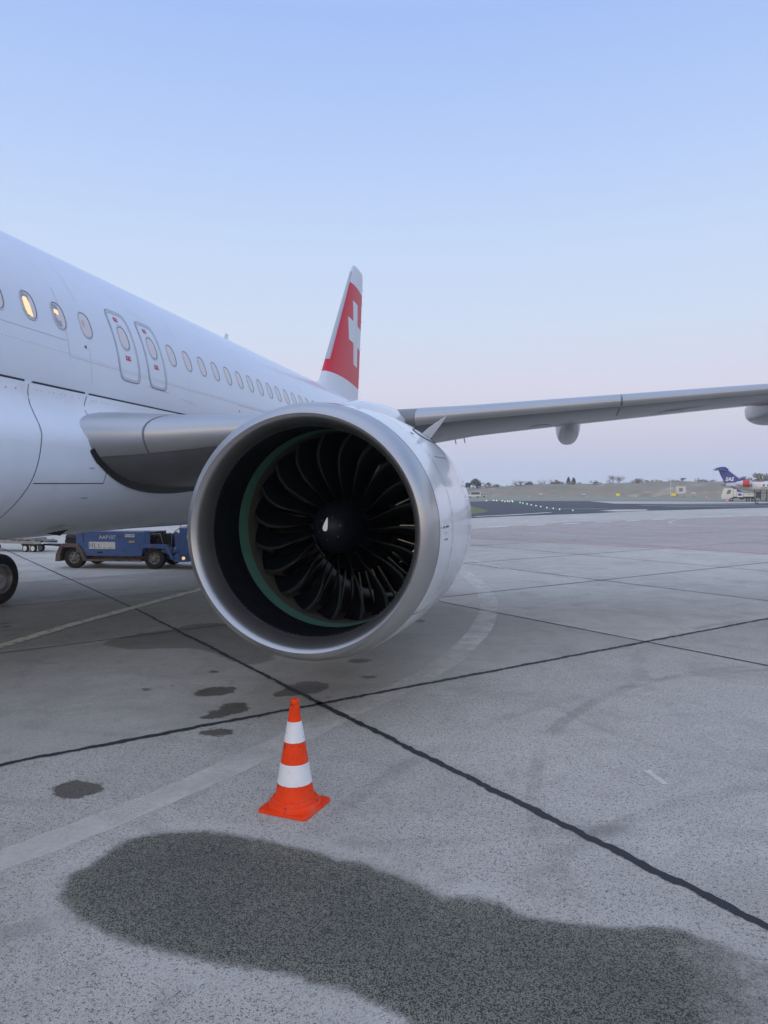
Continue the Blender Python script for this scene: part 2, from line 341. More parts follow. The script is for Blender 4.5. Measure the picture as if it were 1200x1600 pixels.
stn = mathn('MAXIMUM', mrange(mathn('ADD', attr('stain'), mathn('MULTIPLY', edge, 1.8)), -.01, .03, sm=True), mathn('MULTIPLY', mrange(mathn('ADD', attr('stain'), mathn('MULTIPLY', mathn('SUBTRACT', noise(9, 6, .75), .5), 1.7)), .28, .33), .8))
dmp = mrange(mathn('ADD', attr('damp'), mathn('MULTIPLY', edge, 2.5)), -.03, .06, 0, .85, sm=True)
dry = mrange(mathn('ABSOLUTE', mathn('ADD', attr('puddle'), .10), 0), .0, .11, .30, 0)         # pale dried rim round the puddle
col = mixc(mathn('MULTIPLY', dry, mrange(mid, .35, .6)), col, (.62, .57, .50))
pud = mathn('MULTIPLY', pud, mathn('SUBTRACT', 1.0, mathn('MULTIPLY', mrange(mathn('ADD', attr('fade'), mathn('MULTIPLY', mathn('SUBTRACT', noise(5, 6, .7), .5), .8)), -.15, .25), mrange(noise(14, 5, .7), .35, .6, .45, 1.0))))
patchy = mathn('MULTIPLY', mrange(noise(1.3, 5, .6), .3, .7, 1.0, .74), mrange(noise(11, 5, .7), .3, .7, 1.0, .80))
ring = mrange(mathn('ADD', attr('puddle'), edge), .02, .22, .86, 1.0)
stone_ = 0
stone = mathn('MAXIMUM', mrange(vsep.outputs[2], .56, .66), mrange(noise(190, 2, .7), .52, .60))
wetcol = mixc(stone, mixc(mrange(noise(25, 4, .7), .3, .7), (.20, .185, .130), (.285, .265, .195)), (.035, .035, .036))
wetcol = mixc(1.0, wetcol, mixc(mathn('MULTIPLY', patchy, ring), (1.75, 1.72, 1.62), (.66, .66, .67)), 'MULTIPLY')
col = mixc(pud, col, wetcol)
col = mixc(1.0, col, mixc(stn, (1, 1, 1), (.27, .25, .22)), 'MULTIPLY')
col = mixc(1.0, col, mixc(dmp, (1, 1, 1), (.50, .49, .47)), 'MULTIPLY')
tnt = n.new('ShaderNodeVectorMath'); tnt.operation = 'SCALE'; l.new(col, tnt.inputs[0]); l.new(attr('tint_shade'), tnt.inputs['Scale']); l.new(tnt.outputs[0], b.inputs['Base Color'])
anyw = mathn('MAXIMUM', mathn('MULTIPLY', pud, .6), stn)
l.new(mathn('SUBTRACT', mrange(anyw, 0, 1, .80, .52), mathn('MULTIPLY', anyw, mrange(noise(2.2, 4), .45, .7, 0, .15))), b.inputs['Roughness'])
b.inputs['Specular IOR Level'].default_value = 0.35
bp = n.new('ShaderNodeBump'); bp.inputs['Distance'].default_value = .004; bp.inputs['Strength'].default_value = .8
l.new(mathn('ADD', fine, mathn('MULTIPLY', vsep.outputs[0], .5)), bp.inputs['Height']); l.new(bp.outputs[0], b.inputs['Normal'])
me.materials.append(gm)

def sheet(name, P, m, z, label, kind='structure'):
    q = MB(); q.add([(p[0], p[1], z) for p in P], [tuple(range(len(P)))]); o = q.build(name, m, smooth=0)
    return tag(o, label, kind=kind)
def strip_mb(q, path, w, z, jag=0.0, step=None):
    """flat ribbon along a path, edges roughened by jag"""
    pts = [Vector((p[0], p[1], 0)) for p in path]
    if step:
        P = []
        for a, b_ in zip(pts[:-1], pts[1:]):
            k = max(1, int((b_ - a).length / step)); P += [a.lerp(b_, i / k) for i in range(k)]
        P.append(pts[-1]); pts = P
    vs = []; wob = 0; j1 = j2 = 0
    for i, p in enumerate(pts):
        d = (pts[min(i + 1, len(pts) - 1)] - pts[max(i - 1, 0)]).normalized(); nn = Vector((-d.y, d.x, 0))
        wob = wob * .8 + random.uniform(-1, 1) * jag * .5
        j1 = j1 * .5 + random.uniform(-1, 1) * jag; j2 = j2 * .5 + random.uniform(-1, 1) * jag
        ww = w(i / max(1, len(pts) - 1)) if callable(w) else w
        for s_, jj in ((1, j1), (-1, j2)):
            e = p + nn * (s_ * ww / 2 + wob + jj); vs.append((e.x, e.y, z))
    q.add(vs, [(2 * i, 2 * i + 1, 2 * i + 3, 2 * i + 2) for i in range(len(pts) - 1)])
M['tar'] = mat('joint_sealant', (.022, .024, .028), 0.6, vary=.35, vscale=14, bump=.003, bscale=60, spec=.3)
q = MB()
def joint(u0, v0, u1, v1, w, near=False, bend=0):
    a, b_ = uvw(u0, v0), uvw(u1, v1); strip_mb(q, [a, b_], w, .006, .010 if near else .004, .035 if near else .4)
joint(-8, 0, 14, 0, .062, True); joint(14, 0, 90, .0, .05)
joint(-.12, -7, 0, 0, .062, True); joint(0, 0, .2, 7, .05, True); joint(.2, 7, .2, 60, .045)
for uu in (5.42, 10.86, 16.25, 21.7, 27.1, 32.5, 38, 43.4, 54.2): joint(uu, -25, uu, 16, .035)
for uu in (-5.4, -10.8, -16.2): joint(uu, -2, uu, 60, .035)
for vv in (4.75, 9.1, 12.85, 17.0, 21.3, 26, 31): joint(-25, vv - 2.0, 5.42, vv + .35, .03)
for vv in (5.15, 10.3, 15.45): joint(5.42, vv, 60, vv + .1, .035)
for vv in (-5.1, -10.2): joint(5.42, vv, 60, vv, .035)
tag(q.build('joint_sealant', M['tar'], smooth=0), 'black tar sealed joints between the concrete slabs', kind='structure')

M['cream_line'] = mat('worn_cream_paint', (.66, .58, .43), 0.6, vary=.2, vscale=8, alpha_noise=(5, .22, .50, 1.0))
M['ghost_line'] = mat('ghost_paint', (.84, .775, .68), 0.7, alpha_noise=(2.6, .20, .58, .66))
M['red_line'] = mat('red_line_paint', (.78, .42, .36), 0.7, alpha_noise=(2, .2, .6, .85))
M['white_dash'] = mat('white_dash_paint', (.92, .86, .78), 0.7, alpha_noise=(1.5, .1, .4, 1.0))
q = MB(); L = [(0.16, 8.16), (0.19, 8.82), (0.14, 10.30), (0.15, 12.13), (0.20, 14.84), (0.28, 18.85)]; strip_mb(q, L, .21, .008, .008, .1)
tag(q.build('guide_line', M['cream_line'], smooth=0), 'worn cream guide line running under the engine on the left', kind='structure')
q = MB()
for (a, b_) in zip(L[:-1], L[1:]): pass
ARC = [(4.47, 3.54), (4.75, 4.08), (5.04, 4.70), (5.36, 5.58), (5.70, 6.64), (6.09, 7.81), (6.43, 8.96), (6.64, 10.46), (6.72, 12.03), (6.67, 13.87), (6.45, 15.89), (5.96, 18.15), (5.49, 19.83)]
ARC = [tuple(p) for p in ARC]
def chaikin(P, k):
    for _ in range(k): P = [P[0]] + [c for a, b_ in zip(P[:-1], P[1:]) for c in ((a[0] * .75 + b_[0] * .25, a[1] * .75 + b_[1] * .25), (a[0] * .25 + b_[0] * .75, a[1] * .25 + b_[1] * .75))] + [P[-1]]
    return P
M['ghost_faint'] = mat('ghost_paint_faint', (.78, .715, .62), 0.7, alpha_noise=(2.2, .22, .62, .50))
AP = chaikin(ARC, 3); kk = int(len(AP) * .55)
q = MB(); strip_mb(q, AP[:kk + 1], lambda t: .26 + .06 * t, .003, .012, .12); tag(q.build('faded_line', M['ghost_faint'], smooth=0), 'very faint pale line crossing the foreground behind the cone', kind='structure')
q = MB(); strip_mb(q, AP[kk:], lambda t: .32 + .06 * t, .003, .012, .12)
tag(q.build('faded_line', M['ghost_line'], smooth=0), 'faded pale curved line sweeping past the cone and right of the engine', kind='structure')
q = MB()
strip_mb(q, [(8.46, 5.94), (8.56, 5.69)], .05, .006, .006, .05)
strip_mb(q, [(5.17, 25.37), (6.84, 26.01)], .12, .006, .01, .2); strip_mb(q, [(5.46, 23.03), (7.18, 19.57)], .12, .006, .01, .2)
tag(q.build('paint_scrapes', M['ghost_line'], smooth=0), 'short pale paint scrapes left on the concrete', kind='structure')
M['pinkish'] = mat('pinkish_concrete', (.56, .46, .415), 0.75, vary=.10, vscale=.25, speck=[((.44, .38, .34), 1.2, .60, .8)], alpha_noise=(.10, .2, .7, .8))
sheet('pink_apron', [(-2.46, 39.46), (4.45, 33.88), (14.08, 28.73), (16.95, 27.18), (34.45, 78.56), (27.29, 71.25), (22.58, 66.87), (9.94, 54.61), (3.59, 42.95)], M['pinkish'], .006, 'worn pinkish strip of apron between the faded lines')
q = MB(); strip_mb(q, [(-1.83, 37.03), (4.45, 33.88), (9.84, 30.91), (14.06, 28.63), (16.95, 27.18)], .30, .010, .01, .5)
tag(q.build('red_line', M['red_line'], smooth=0), 'faded red safety line across the apron', kind='structure')
q = MB(); strip_mb(q, [(-1.51, 41.83), (4.04, 39.69), (10.11, 36.85), (15.42, 34.71), (18.83, 32.70)], .16, .010, .01, .5)
strip_mb(q, chaikin([(23.83, 47.38), (19.08, 47.91), (16.51, 49.92), (15.93, 53.72), (17.84, 60.04)], 2), .2, .011, .01, .5)
tag(q.build('pale_line', M['ghost_line'], smooth=0), 'faded pale line crossing the far apron', kind='structure')
q = MB(); D0, D1 = [(1.94, 41.48), (38.59, 88.86)]
D0, D1 = Vector(D0), Vector(D1); dl = (D1 - D0).length; k = 0
while k < dl:
    a = D0.lerp(D1, k / dl); b_ = D0.lerp(D1, min(1, (k + 1.9) / dl)); strip_mb(q, [a, b_], .35, .011); k += 3.8
tag(q.build('dashed_line', M['white_dash'], smooth=0), 'white dashed line along the edge of the far apron', kind='structure')
M['asphalt'] = mat('taxiway_asphalt', (.055, .056, .066), 0.85, vary=.2, vscale=.08, speck=[((.12, .115, .12), .25, .60, .78)])
sheet('taxiway', [(-21.75, 114.74), (-12.31, 154.70), (0.36, 172.74), (17.32, 171.81), (20.00, 136.66), (30.60, 135.55), (61.22, 157.18), (48.42, 119.58), (29.76, 99.09), (19.03, 87.31), (11.68, 74.62), (4.90, 65.47), (1.97, 60.05), (-4.44, 47.21)], M['asphalt'], .02, 'dark asphalt taxiway between the aprons')
M['pale_conc'] = mat('pale_concrete', (.55, .50, .42), 0.8, vary=.2, vscale=.3)
sheet('concrete_patch', [(13.60, 84.72), (15.86, 90.77), (19.90, 92.92), (18.95, 86.73), (15.37, 81.70)], M['pale_conc'], .03, 'pale concrete patch at the edge of the taxiway')
M['grass_far'] = mat('far_grass', (.26, .245, .165), 0.9, vary=.25, vscale=.04, stretch=(.4, 1.6, 1), speck=[((.34, .31, .22), .06, .5, .7)])
M['grass_near'] = mat('wedge_grass', (.12, .155, .04), 0.9, vary=.3, vscale=1.5, speck=[((.2, .2, .08), 3, .5, .7)])
sheet('grass_field', [(-900, 172), (30, 170), (250, 160), (1200, 130), (2400, 1700), (-1800, 1700)], M['grass_far'], .03, 'dull green grass field beyond the taxiway')
sheet('grass_wedge', [(-15.49, 105.57), (-6.54, 109.99), (-2.76, 106.00), (-0.07, 92.55), (1.59, 82.09), (1.75, 74.65), (0.86, 69.18), (-1.30, 64.98), (-5.01, 57.78)], M['grass_near'], .035, 'green grass wedge beside the taxiway', kind='structure')
q = MB()
for pts in ([(742,808),(800,803),(850,799)], [(760,805.5),(810,802)], [(815,795.5),(935,795.2)], [(960,791),(1130,789.5)], [(1040,792.5),(1200,790)]):
    pass
strip_mb(q, [(1.84, 63.12), (4.77, 68.50), (8.31, 77.24)], .5, .026, .02, 1.5)
strip_mb(q, [(22.32, 119.95), (42.29, 132.96)], .8, .026, .02, 3); strip_mb(q, [(24.32, 108.38), (51.06, 127.34)], .5, .026, .02, 3); strip_mb(q, [(7.67, 92.53), (15.50, 95.27)], .5, .026, .02, 3)
tag(q.build('taxiway_line', M['white_dash'], smooth=0), 'worn white lines along the dark taxiway', kind='structure')

# embankment: a long low ridge of dry grass, higher to the right
M['bank'] = mat('embankment_grass', (.30, .26, .19), 0.95, vary=.2, vscale=.05, stretch=(1, 1, 3), speck=[((.25, .225, .155), .05, .46, .60), ((.46, .39, .29), .11, .56, .72)])
rings = []
for i in range(121):
    t = i / 120; x = -120 + 620 * t
    y = 330 - .22 * x
    h = 5.2 + 3.3 * max(0, min(1, (x - 10) / 150)) + .25 * math.sin(x * .13) + .2 * math.sin(x * .041 + 1) + random.uniform(-.12, .12)
    if x < 0: h *= max(.25, 1 + x / 90)
    rings.append([(x, y, -.2), (x, y + 6, h * .42 + random.uniform(-.15, .15)), (x, y + 13, h * .80 + random.uniform(-.15, .15)), (x, y + 19, h), (x, y + 40, h * 1.01), (x, y + 70, -.2)])
q = MB(); q.loft(rings, closed=False); tag(q.build('embankment', M['bank'], smooth=60), 'long low embankment of dry grass on the horizon', kind='structure')
def bank_h(x):
    h = 5.2 + 3.3 * max(0, min(1, (x - 10) / 150)) + .25 * math.sin(x * .13) + .2 * math.sin(x * .041 + 1)
    return h * (max(.25, 1 + x / 90) if x < 0 else 1)

# ------------------------------------------------------------------ the airliner
AO = (0, 12, 0)
air = empty('airliner', AO, label='large white airliner with a red tail and white cross, its engine facing the camera', cat='airliner')
def A(): return MB(AO)
def clampf(x, a=0.0, b=1.0): return max(a, min(b, x))
def sst(a, b, x): t = clampf((x - a) / (b - a)); return t * t * (3 - 2 * t)
def fus(y):
    """half width, half height up, half height down, centre height of the fuselage at station y"""
    zc = 3.65; hw, hu, hd = 1.975, 2.07, 2.07
    if y < 2.2:
        t = clampf((2.2 - y) / 5.7); k = math.sqrt(max(0, 1 - t ** 2.1)); hw *= k ** .9; hu *= k; hd *= k ** .85; zc -= .75 * t ** 2
    if y > 21:
        t = clampf((y - 21) / 13.3); hw *= 1 - .90 * t ** 1.5; top = zc + hu - .55 * t ** 2; bot = zc - hd + (3.15) * t ** 1.35
        zc = (top + bot) / 2 + .15 * t; hu = top - zc; hd = zc - bot
    return hw, hu, hd, zc
def fus_x(y, z):
    hw, hu, hd, zc = fus(y); h = hu if z > zc else hd
    return hw * math.sqrt(max(0, 1 - ((z - zc) / h) ** 2))
def ring_at(y, n=96):
    hw, hu, hd, zc = fus(y); out_ = []
    for k in range(n):
        t = 2 * math.pi * k / n; out_.append((hw * math.cos(t), y, zc + (hu if math.sin(t) > 0 else hd) * math.sin(t)))
    return out_
q = A(); q.loft([ring_at(y) for y in list(np.linspace(-3.48, 2.2, 22)) + list(np.linspace(3.2, 21, 20)) + list(np.linspace(21.7, 34.2, 22))])
q.build('fuselage', M['white'], air, 50)
# wing to body fairing
FT = 3.41
def fair_k(y): return sst(2.0, 5.6, y) * (1 - sst(17.2, 21.0, y))
def fair_x(y, z):
    k = fair_k(y); cz, hu, hd = 2.72, 1.15, 1.20
    h = hu if z > cz else hd
    base = 2.17 * max(0, 1 - abs((z - cz) / h) ** 2.7) ** (1 / 2.7)
    fx = fus_x(y, z)
    w = sst(2.80, FT, z)
    xx = base * (1 - w) + (fx + .022) * w
    return fx * (1 - k) + max(xx, 0) * k if k < 1 else max(xx, 0)
q = A(); rings = []
for y in np.linspace(2.4, 20.6, 60):
    k = fair_k(y); bot = (1.58) * (1 - k) + 1.52 * k; half = []
    for i in range(26):
        t = i / 25; z = FT - (FT - bot) * (1 - (1 - t) ** 1.0) if True else 0
        z = FT - (FT - bot - .0) * math.sin(t * math.pi / 2) ** 1.0
        half.append((fair_x(y, z) if i < 25 else 0.0, y, z))
    half[-1] = (0, y, bot)
    inner = [(fus_x(y, FT) - .25, y, FT - .002)]
    rings.append(inner + half + [(-p[0], p[1], p[2]) for p in half[-2::-1]] + [(-inner[0][0], y, FT - .002)])
q.loft(rings, closed=False); q.build('belly_fairing', M['fairing'], air, 40)
def side_n(fx, y, z):
    e = .02; p = lambda yy, zz: Vector((fx(yy, zz), yy, zz)); a = p(y + e, z) - p(y - e, z); b_ = p(y, z + e) - p(y, z - e)
    nn = b_.cross(a).normalized(); return nn if nn.x > 0 else -nn
def on_side(fx, y, z, off=0.0): return Vector((fx(y, z), y, z)) + side_n(fx, y, z) * off
def seam(q, pts, w, fx=fus_x, off=.003, mi=0, step=.08):
    """thin ribbon following the skin through (y, z) points"""
    P = []
    for a, b_ in zip(pts[:-1], pts[1:]):
        k = max(1, int(math.dist(a, b_) / step)); P += [(a[0] + (b_[0] - a[0]) * i / k, a[1] + (b_[1] - a[1]) * i / k) for i in range(k)]
    P.append(pts[-1]); V = [on_side(fx, *p, off) for p in P]; vs = []
    for i, p in enumerate(V):
        d = (V[min(i + 1, len(V) - 1)] - V[max(i - 1, 0)]).normalized(); s_ = d.cross(side_n(fx, *P[i])).normalized()
        vs += [p + s_ * w / 2, p - s_ * w / 2]
    q.add(vs, [(2 * i, 2 * i + 1, 2 * i + 3, 2 * i + 2) for i in range(len(V) - 1)], mi)
def smooth_line(P, k=2): return chaikin(P, k)
q = A()
seam(q, [(3, FT + .012), (7.15, FT + .012)], .030, off=.012); seam(q, [(7.28, FT + .012), (8.25, FT + .012)], .030, off=.012); seam(q, [(8.33, FT + .012), (12.3, FT + .012)], .026, off=.012)
q.build('fairing_seam', M['seam'], air, 0)
q = A()
for pts in (smooth_line([(7.2, 3.39), (7.19, 3.0), (7.16, 2.7), (7.06, 2.3), (6.95, 2.05), (6.9, 1.85), (6.85, 1.7)]), [(7.09, 2.27), (8.40, 2.285)], [(8.40, 2.285), (8.43, 2.46)],
            smooth_line([(8.27, 3.39), (8.22, 3.25), (8.24, 3.15), (8.32, 3.02)]), [(5.0, 2.28), (5.0, 3.38)], [(6.2, 1.78), (7.0, 1.79)]):
    seam(q, pts, .010, fair_x, .004)
q.build('fairing_seam', M['seam'], air, 0)
q = A()
for pts in ([(5.9, 4.03), (7.95, 4.03)], [(7.97, 3.8), (7.97, 4.7)], [(13.0, 3.82), (19, 3.84)], [(9.72, 3.72), (10.4, 3.7)], [(10.75, 3.66), (11.3, 3.62)], [(12.2, 5.3), (12.2, 5.6)]):
    seam(q, pts, .0045, fus_x, .002)
q.build('skin_seam', M['seam_soft'], air, 0)
q = A()
for y in np.arange(7.35, 8.9, .07):                  # fastener heads along the top of the fairing
    if random.random() < .75: p = on_side(fair_x, y, 3.345, .002); nn = side_n(fair_x, y, 3.345); q.box(p, (.010, .010, .010))
for y, z in ((6.3, 3.33), (6.6, 3.32), (6.85, 3.31), (7.0, 3.32)): q.box(on_side(fair_x, y, z, .002), (.012, .02, .012))
q.build('fastener', M['seam_soft'], air, 0)
q = A()
for yy in np.arange(5.7, 20, 2.667):
    for z0, z1 in ((3.55, 4.02), (4.62, 5.1)): seam(q, [(yy + .03, z0), (yy + .03, z1)], .0035, fus_x, .002)
for y0, y1, zz in ((8.0, 21, 3.84),): seam(q, [(y0, zz), (y1, zz)], .0035, fus_x, .002, step=.3)
q.build('lap_seam', M['seam_soft'], air, 0)
q = A()
for zz in (3.87,):
    for yy in np.arange(6, 16, .055): p_ = on_side(fus_x, yy, zz, .0015); q.box(p_, (.004, .006, .006))
tag(q.build('rivet_row', M['seam_soft'], air, 0))
# static port mark and small drain marks
q = A(); seam(q, [(8.33, 4.00), (8.33, 4.045)], .018); seam(q, [(8.29, 4.02), (8.33, 4.02)], .012); seam(q, [(13.05, 3.69), (13.05, 3.73)], .02); q.build('drain_mark', M['seam'], air, 0)
q = A(); seam(q, [(8.08, 2.10), (8.2, 2.10)], .016, fair_x); seam(q, [(8.06, 2.47), (8.16, 2.47)], .014, fair_x); seam(q, [(6.35, 2.0), (6.55, 2.0)], .016, fair_x); q.build('drain_mark', M['seam_soft'], air, 0)

# --- windows: frame ring, dark gasket, pane; oval patches that follow the skin
def sup(k, a, b_, n_=2.6):
    c, s_ = math.cos(k), math.sin(k); return (a * math.copysign(abs(c) ** (2 / n_), c), b_ * math.copysign(abs(s_) ** (2 / n_), s_))
def oval_ring(q, y, z, a0, b0, a1, b1, off0, off1, n_=2.6, mi=0, N=40, sy=0):
    r0 = [on_side(fus_x, y + u, z + w, off0) for u, w in (sup(2 * math.pi * k / N, a0, b0, n_) for k in range(N))]
    r1 = [on_side(fus_x, y + u, z + w, off1) for u, w in (sup(2 * math.pi * k / N, a1, b1, n_) for k in range(N))]
    q.loft([r0, r1], cap=(False, False), mi=mi)
def oval_disc(q, y, z, a, b_, off, n_=2.6, mi=0, N=40):
    rr = []
    for k in (1.0, .66, .33, .02): rr.append([on_side(fus_x, y + u * k, z + w * k, off) for u, w in (sup(2 * math.pi * j / N, a, b_, n_) for j in range(N))])
    q.loft(rr, cap=(False, True), mi=mi)
def window(y, z, kind=0, parent=None, name='window'):
    q = A(); oval_ring(q, y, z, .128, .178, .124, .174, .001, .006); oval_ring(q, y, z, .124, .174, .110, .160, .006, .006)
    f = q.build(name, M['frame'], parent or air, 50)
    q = A(); oval_ring(q, y, z, .111, .161, .103, .153, .0065, .0015); q.build('gasket', M['gasket'], f, 50)
    q = A(); oval_disc(q, y, z, .105, .155, .002); q.build('pane', M['pane'] if kind != 1 else M['pane_dim'], f, 50)
    return f
WY0, WP = 7.363, .5335
wz = lambda y: 4.318 + .004 * (y - 7.36)
for i in range(-8, 3):
    y = WY0 + WP * i; f = window(y, wz(y), 0)
    if i in (-1, 0, 1):
        z = wz(y); q = A()
        P = {-1: [(-.085, -.04), (-.06, -.075), (.01, -.075), (.01, .03), (-.085, .03)], 0: [(-.085, -.06), (-.06, -.115), (-.0, -.135), (.03, -.13), (.012, .02), (-.01, .088), (-.06, .088), (-.088, .06)], 1: [(-.085, .02), (.0, .005), (.0, .065), (-.07, .07)]}[i]
        V = [on_side(fus_x, y + a, z + b_, .0075) for a, b_ in P]; q.add(V, [tuple(range(len(V)))]); g = q.build('cabin_glow', M['cabin'], f, 0)
        q = A()                                      # the part of the glass not covered by the shade
        P = {-1: [(-.088, -.08), (.03, -.12), (.03, .13), (-.088, .09)], 0: [(-.088, -.08), (-.05, -.135), (.045, -.13), (.025, .13), (-.06, .135), (-.09, .09)], 1: [(-.088, -.08), (-.04, -.135), (.02, -.13), (.02, .135), (-.06, .135), (-.09, .09)]}[i]
        V = [on_side(fus_x, y + a, z + b_, .0055) for a, b_ in P]; q.add(V, [tuple(range(len(V)))]); q.build('cabin_glass', M['pane_dim'], f, 0)
    if i == 2:
        q = A(); V = [on_side(fus_x, y + a, wz(y) + b_, .005) for a, b_ in [(-.06, -.02), (-.03, -.03), (-.03, .05), (-.06, .06)]]; q.add(V, [(0, 1, 2, 3)])
        q.build('cabin_glass', mat('warm_shade', (.50, .40, .32), .4), f, 0)
for i in range(0, 28):
    y = 10.661 + WP * i * .9985; window(y, wz(y) + .006, 0)
for k, y in enumerate((9.31, 10.07)):                 # the two overwing exits
    zc_ = 4.215; q = A()
    oval_ring(q, y, zc_, .262, .500, .259, .497, .001, .005, 6, N=64); oval_ring(q, y, zc_, .259, .497, .226, .460, .005, .005, 6, N=64); oval_ring(q, y, zc_, .226, .460, .223, .457, .005, .001, 6, N=64)
    ex = q.build('emergency_exit', M['band'], air, 50)
    q = A(); oval_ring(q, y, zc_, .267, .505, .262, .500, .0045, .0045, 6, N=64); q.build('exit_seam', M['seam'], ex, 0)
    q = A(); z = wz(y) + .01
    oval_ring(q, y, z, .128, .178, .124, .174, .001, .006); oval_ring(q, y, z, .124, .174, .108, .158, .006, .006); oval_ring(q, y, z, .109, .159, .098, .148, .0065, .002, mi=1); oval_disc(q, y, z, .100, .150, .003, mi=2)
    q.build('exit_window', [M['frame'], M['gasket'], M['pane']], ex, 50)
    def patch(yc, zc2, w_, h_, m_, nm, off=.003):
        q = A(); g = [[on_side(fus_x, yc + a * w_ / 2, zc2 + b_ * h_ / 2, off) for a in (-1, 0, 1)] for b_ in (-1, 0, 1)]; q.loft(g, closed=False); return q.build(nm, m_, ex, 0)
    patch(y - .04, zc_ + .375, .10, .06, M['red'], 'placard'); patch(y + .0, zc_ - .165, .12, .065, M['red'], 'placard')
    q = A()
    for (u, w) in ((-.04, -.165), (-.02, -.158), (.02, -.17), (.04, -.162)): seam(q, [(y + u, zc_ + w - .015), (y + u + .008, zc_ + w + .018)], .008, off=.005)
    for (u, w) in ((-.06, .38), (-.03, .375), (.0, .37)): seam(q, [(y + u - .01, zc_ + w), (y + u + .012, zc_ + w)], .008, off=.005)
    q.build('placard_writing', M['mark_white'], ex, 0)
    q = A()
    for u in (-.07, -.045, -.02, .015, .04, .065): seam(q, [(y + u, zc_ + .305 + random.uniform(-.01, .01)), (y + u + .015, zc_ + .315)], .007, off=.004)
    q.build('exit_lettering', M['band'], ex, 0)
# aerials on the crown, beacon and air intake under the belly
def blade_aerial(y, h, c, z0, sgn=1, x0=0):
    q = A(); q.loft([[(x0 + a * .02 * k2, y + b_ * c * k2 + sh, z0 + sgn * zz) for a, b_ in ((0, -.5), (1, -.1), (.8, .3), (0, .5), (-.8, .3), (-1, -.1))] for zz, k2, sh in ((-.08, 1.1, 0), (h * .5, .85, h * .2), (h, .55, h * .42))])
    return q.build('aerial', M['white'], air, 40)
blade_aerial(16.7, .36, .30, 5.70); blade_aerial(4.0, .3, .3, 5.70)
q = A(); q.lathe([(0, .12), (-.05, .12), (-.10, .08), (-.12, .0)], (-.9, 10.2, 1.56), 'z', 20); q.build('belly_beacon', M['seam'], air, 40)
q = A(); q.add([(1.58, 8.00, 1.655), (1.48, 8.40, 1.60), (1.62, 8.38, 1.69)], [(0, 1, 2)]); q.build('air_inlet', M['seal'], air, 0)

# --- wings
def lerp_tab(tab, x):
    for (x0, v0), (x1, v1) in zip(tab[:-1], tab[1:]):
        if x <= x1: t = (x - x0) / (x1 - x0); return v0 + (v1 - v0) * max(t, 0)
    return tab[-1][1]
def w_le(x): return 8.27 + .51 * (x - 2) - .48 * max(0.0, (2.75 - x) / .75) ** 1.6 if x > 1.6 else 8.27 - .204 - .48 * 1.7
TE = [(1.0, 15.2), (2.0, 15.1), (6.4, 14.75), (16.9, 17.6)]
ZL = [(1.0, 2.78), (2.0, 2.87), (5.5, 3.19), (6.7, 3.33), (11.2, 3.85), (16.9, 4.45)]
ZT = [(1.0, 2.75), (2.0, 2.82), (6.4, 3.34), (7.9, 3.52), (10.8, 3.84), (16.9, 4.45)]
TU = [(1.0, .46), (2.0, .42), (4.0, .30), (6.5, .19), (11, .14), (16.9, .07)]
TL = [(1.0, .70), (2.0, .66), (4.0, .42), (6.5, .21), (11, .14), (16.9, .07)]
def foil(s_): return max(0, 5 * (.2969 * math.sqrt(s_) - .126 * s_ - .3516 * s_ ** 2 + .2843 * s_ ** 3 - .1036 * s_ ** 4) * 2)
def wp(x, s_, up, off=0.0, sg=1):
    """point of the wing skin: x span, s chord fraction, up = upper or lower face"""
    le, te = w_le(x), lerp_tab(TE, x); c = te - le
    z = lerp_tab(ZL, x) + (lerp_tab(ZT, x) - lerp_tab(ZL, x)) * s_; th = foil(s_)
    t = lerp_tab(TU, x) if up else -lerp_tab(TL, x)
    p = Vector((x, le + s_ * c, z + t * th))
    if off:
        e = .002; s2 = s_ + e; q_ = Vector((0, (e) * c, (lerp_tab(ZT, x) - lerp_tab(ZL, x)) * e + t * (foil(s2) - th)))
        nn = Vector((0, -q_.z, q_.y)); nn = nn if up else -nn
        p += nn.normalized() * off
    p.x *= sg; return p
SS = [1, .9, .78, .65, .52, .4, .3, .21, .14, .09, .055, .03, .015, .006, .0015]
def wring(x, sg): return [wp(x, s_, True, 0, sg) for s_ in SS] + [wp(x, 0, True, 0, sg)] + [wp(x, s_, False, 0, sg) for s_ in SS[::-1]]
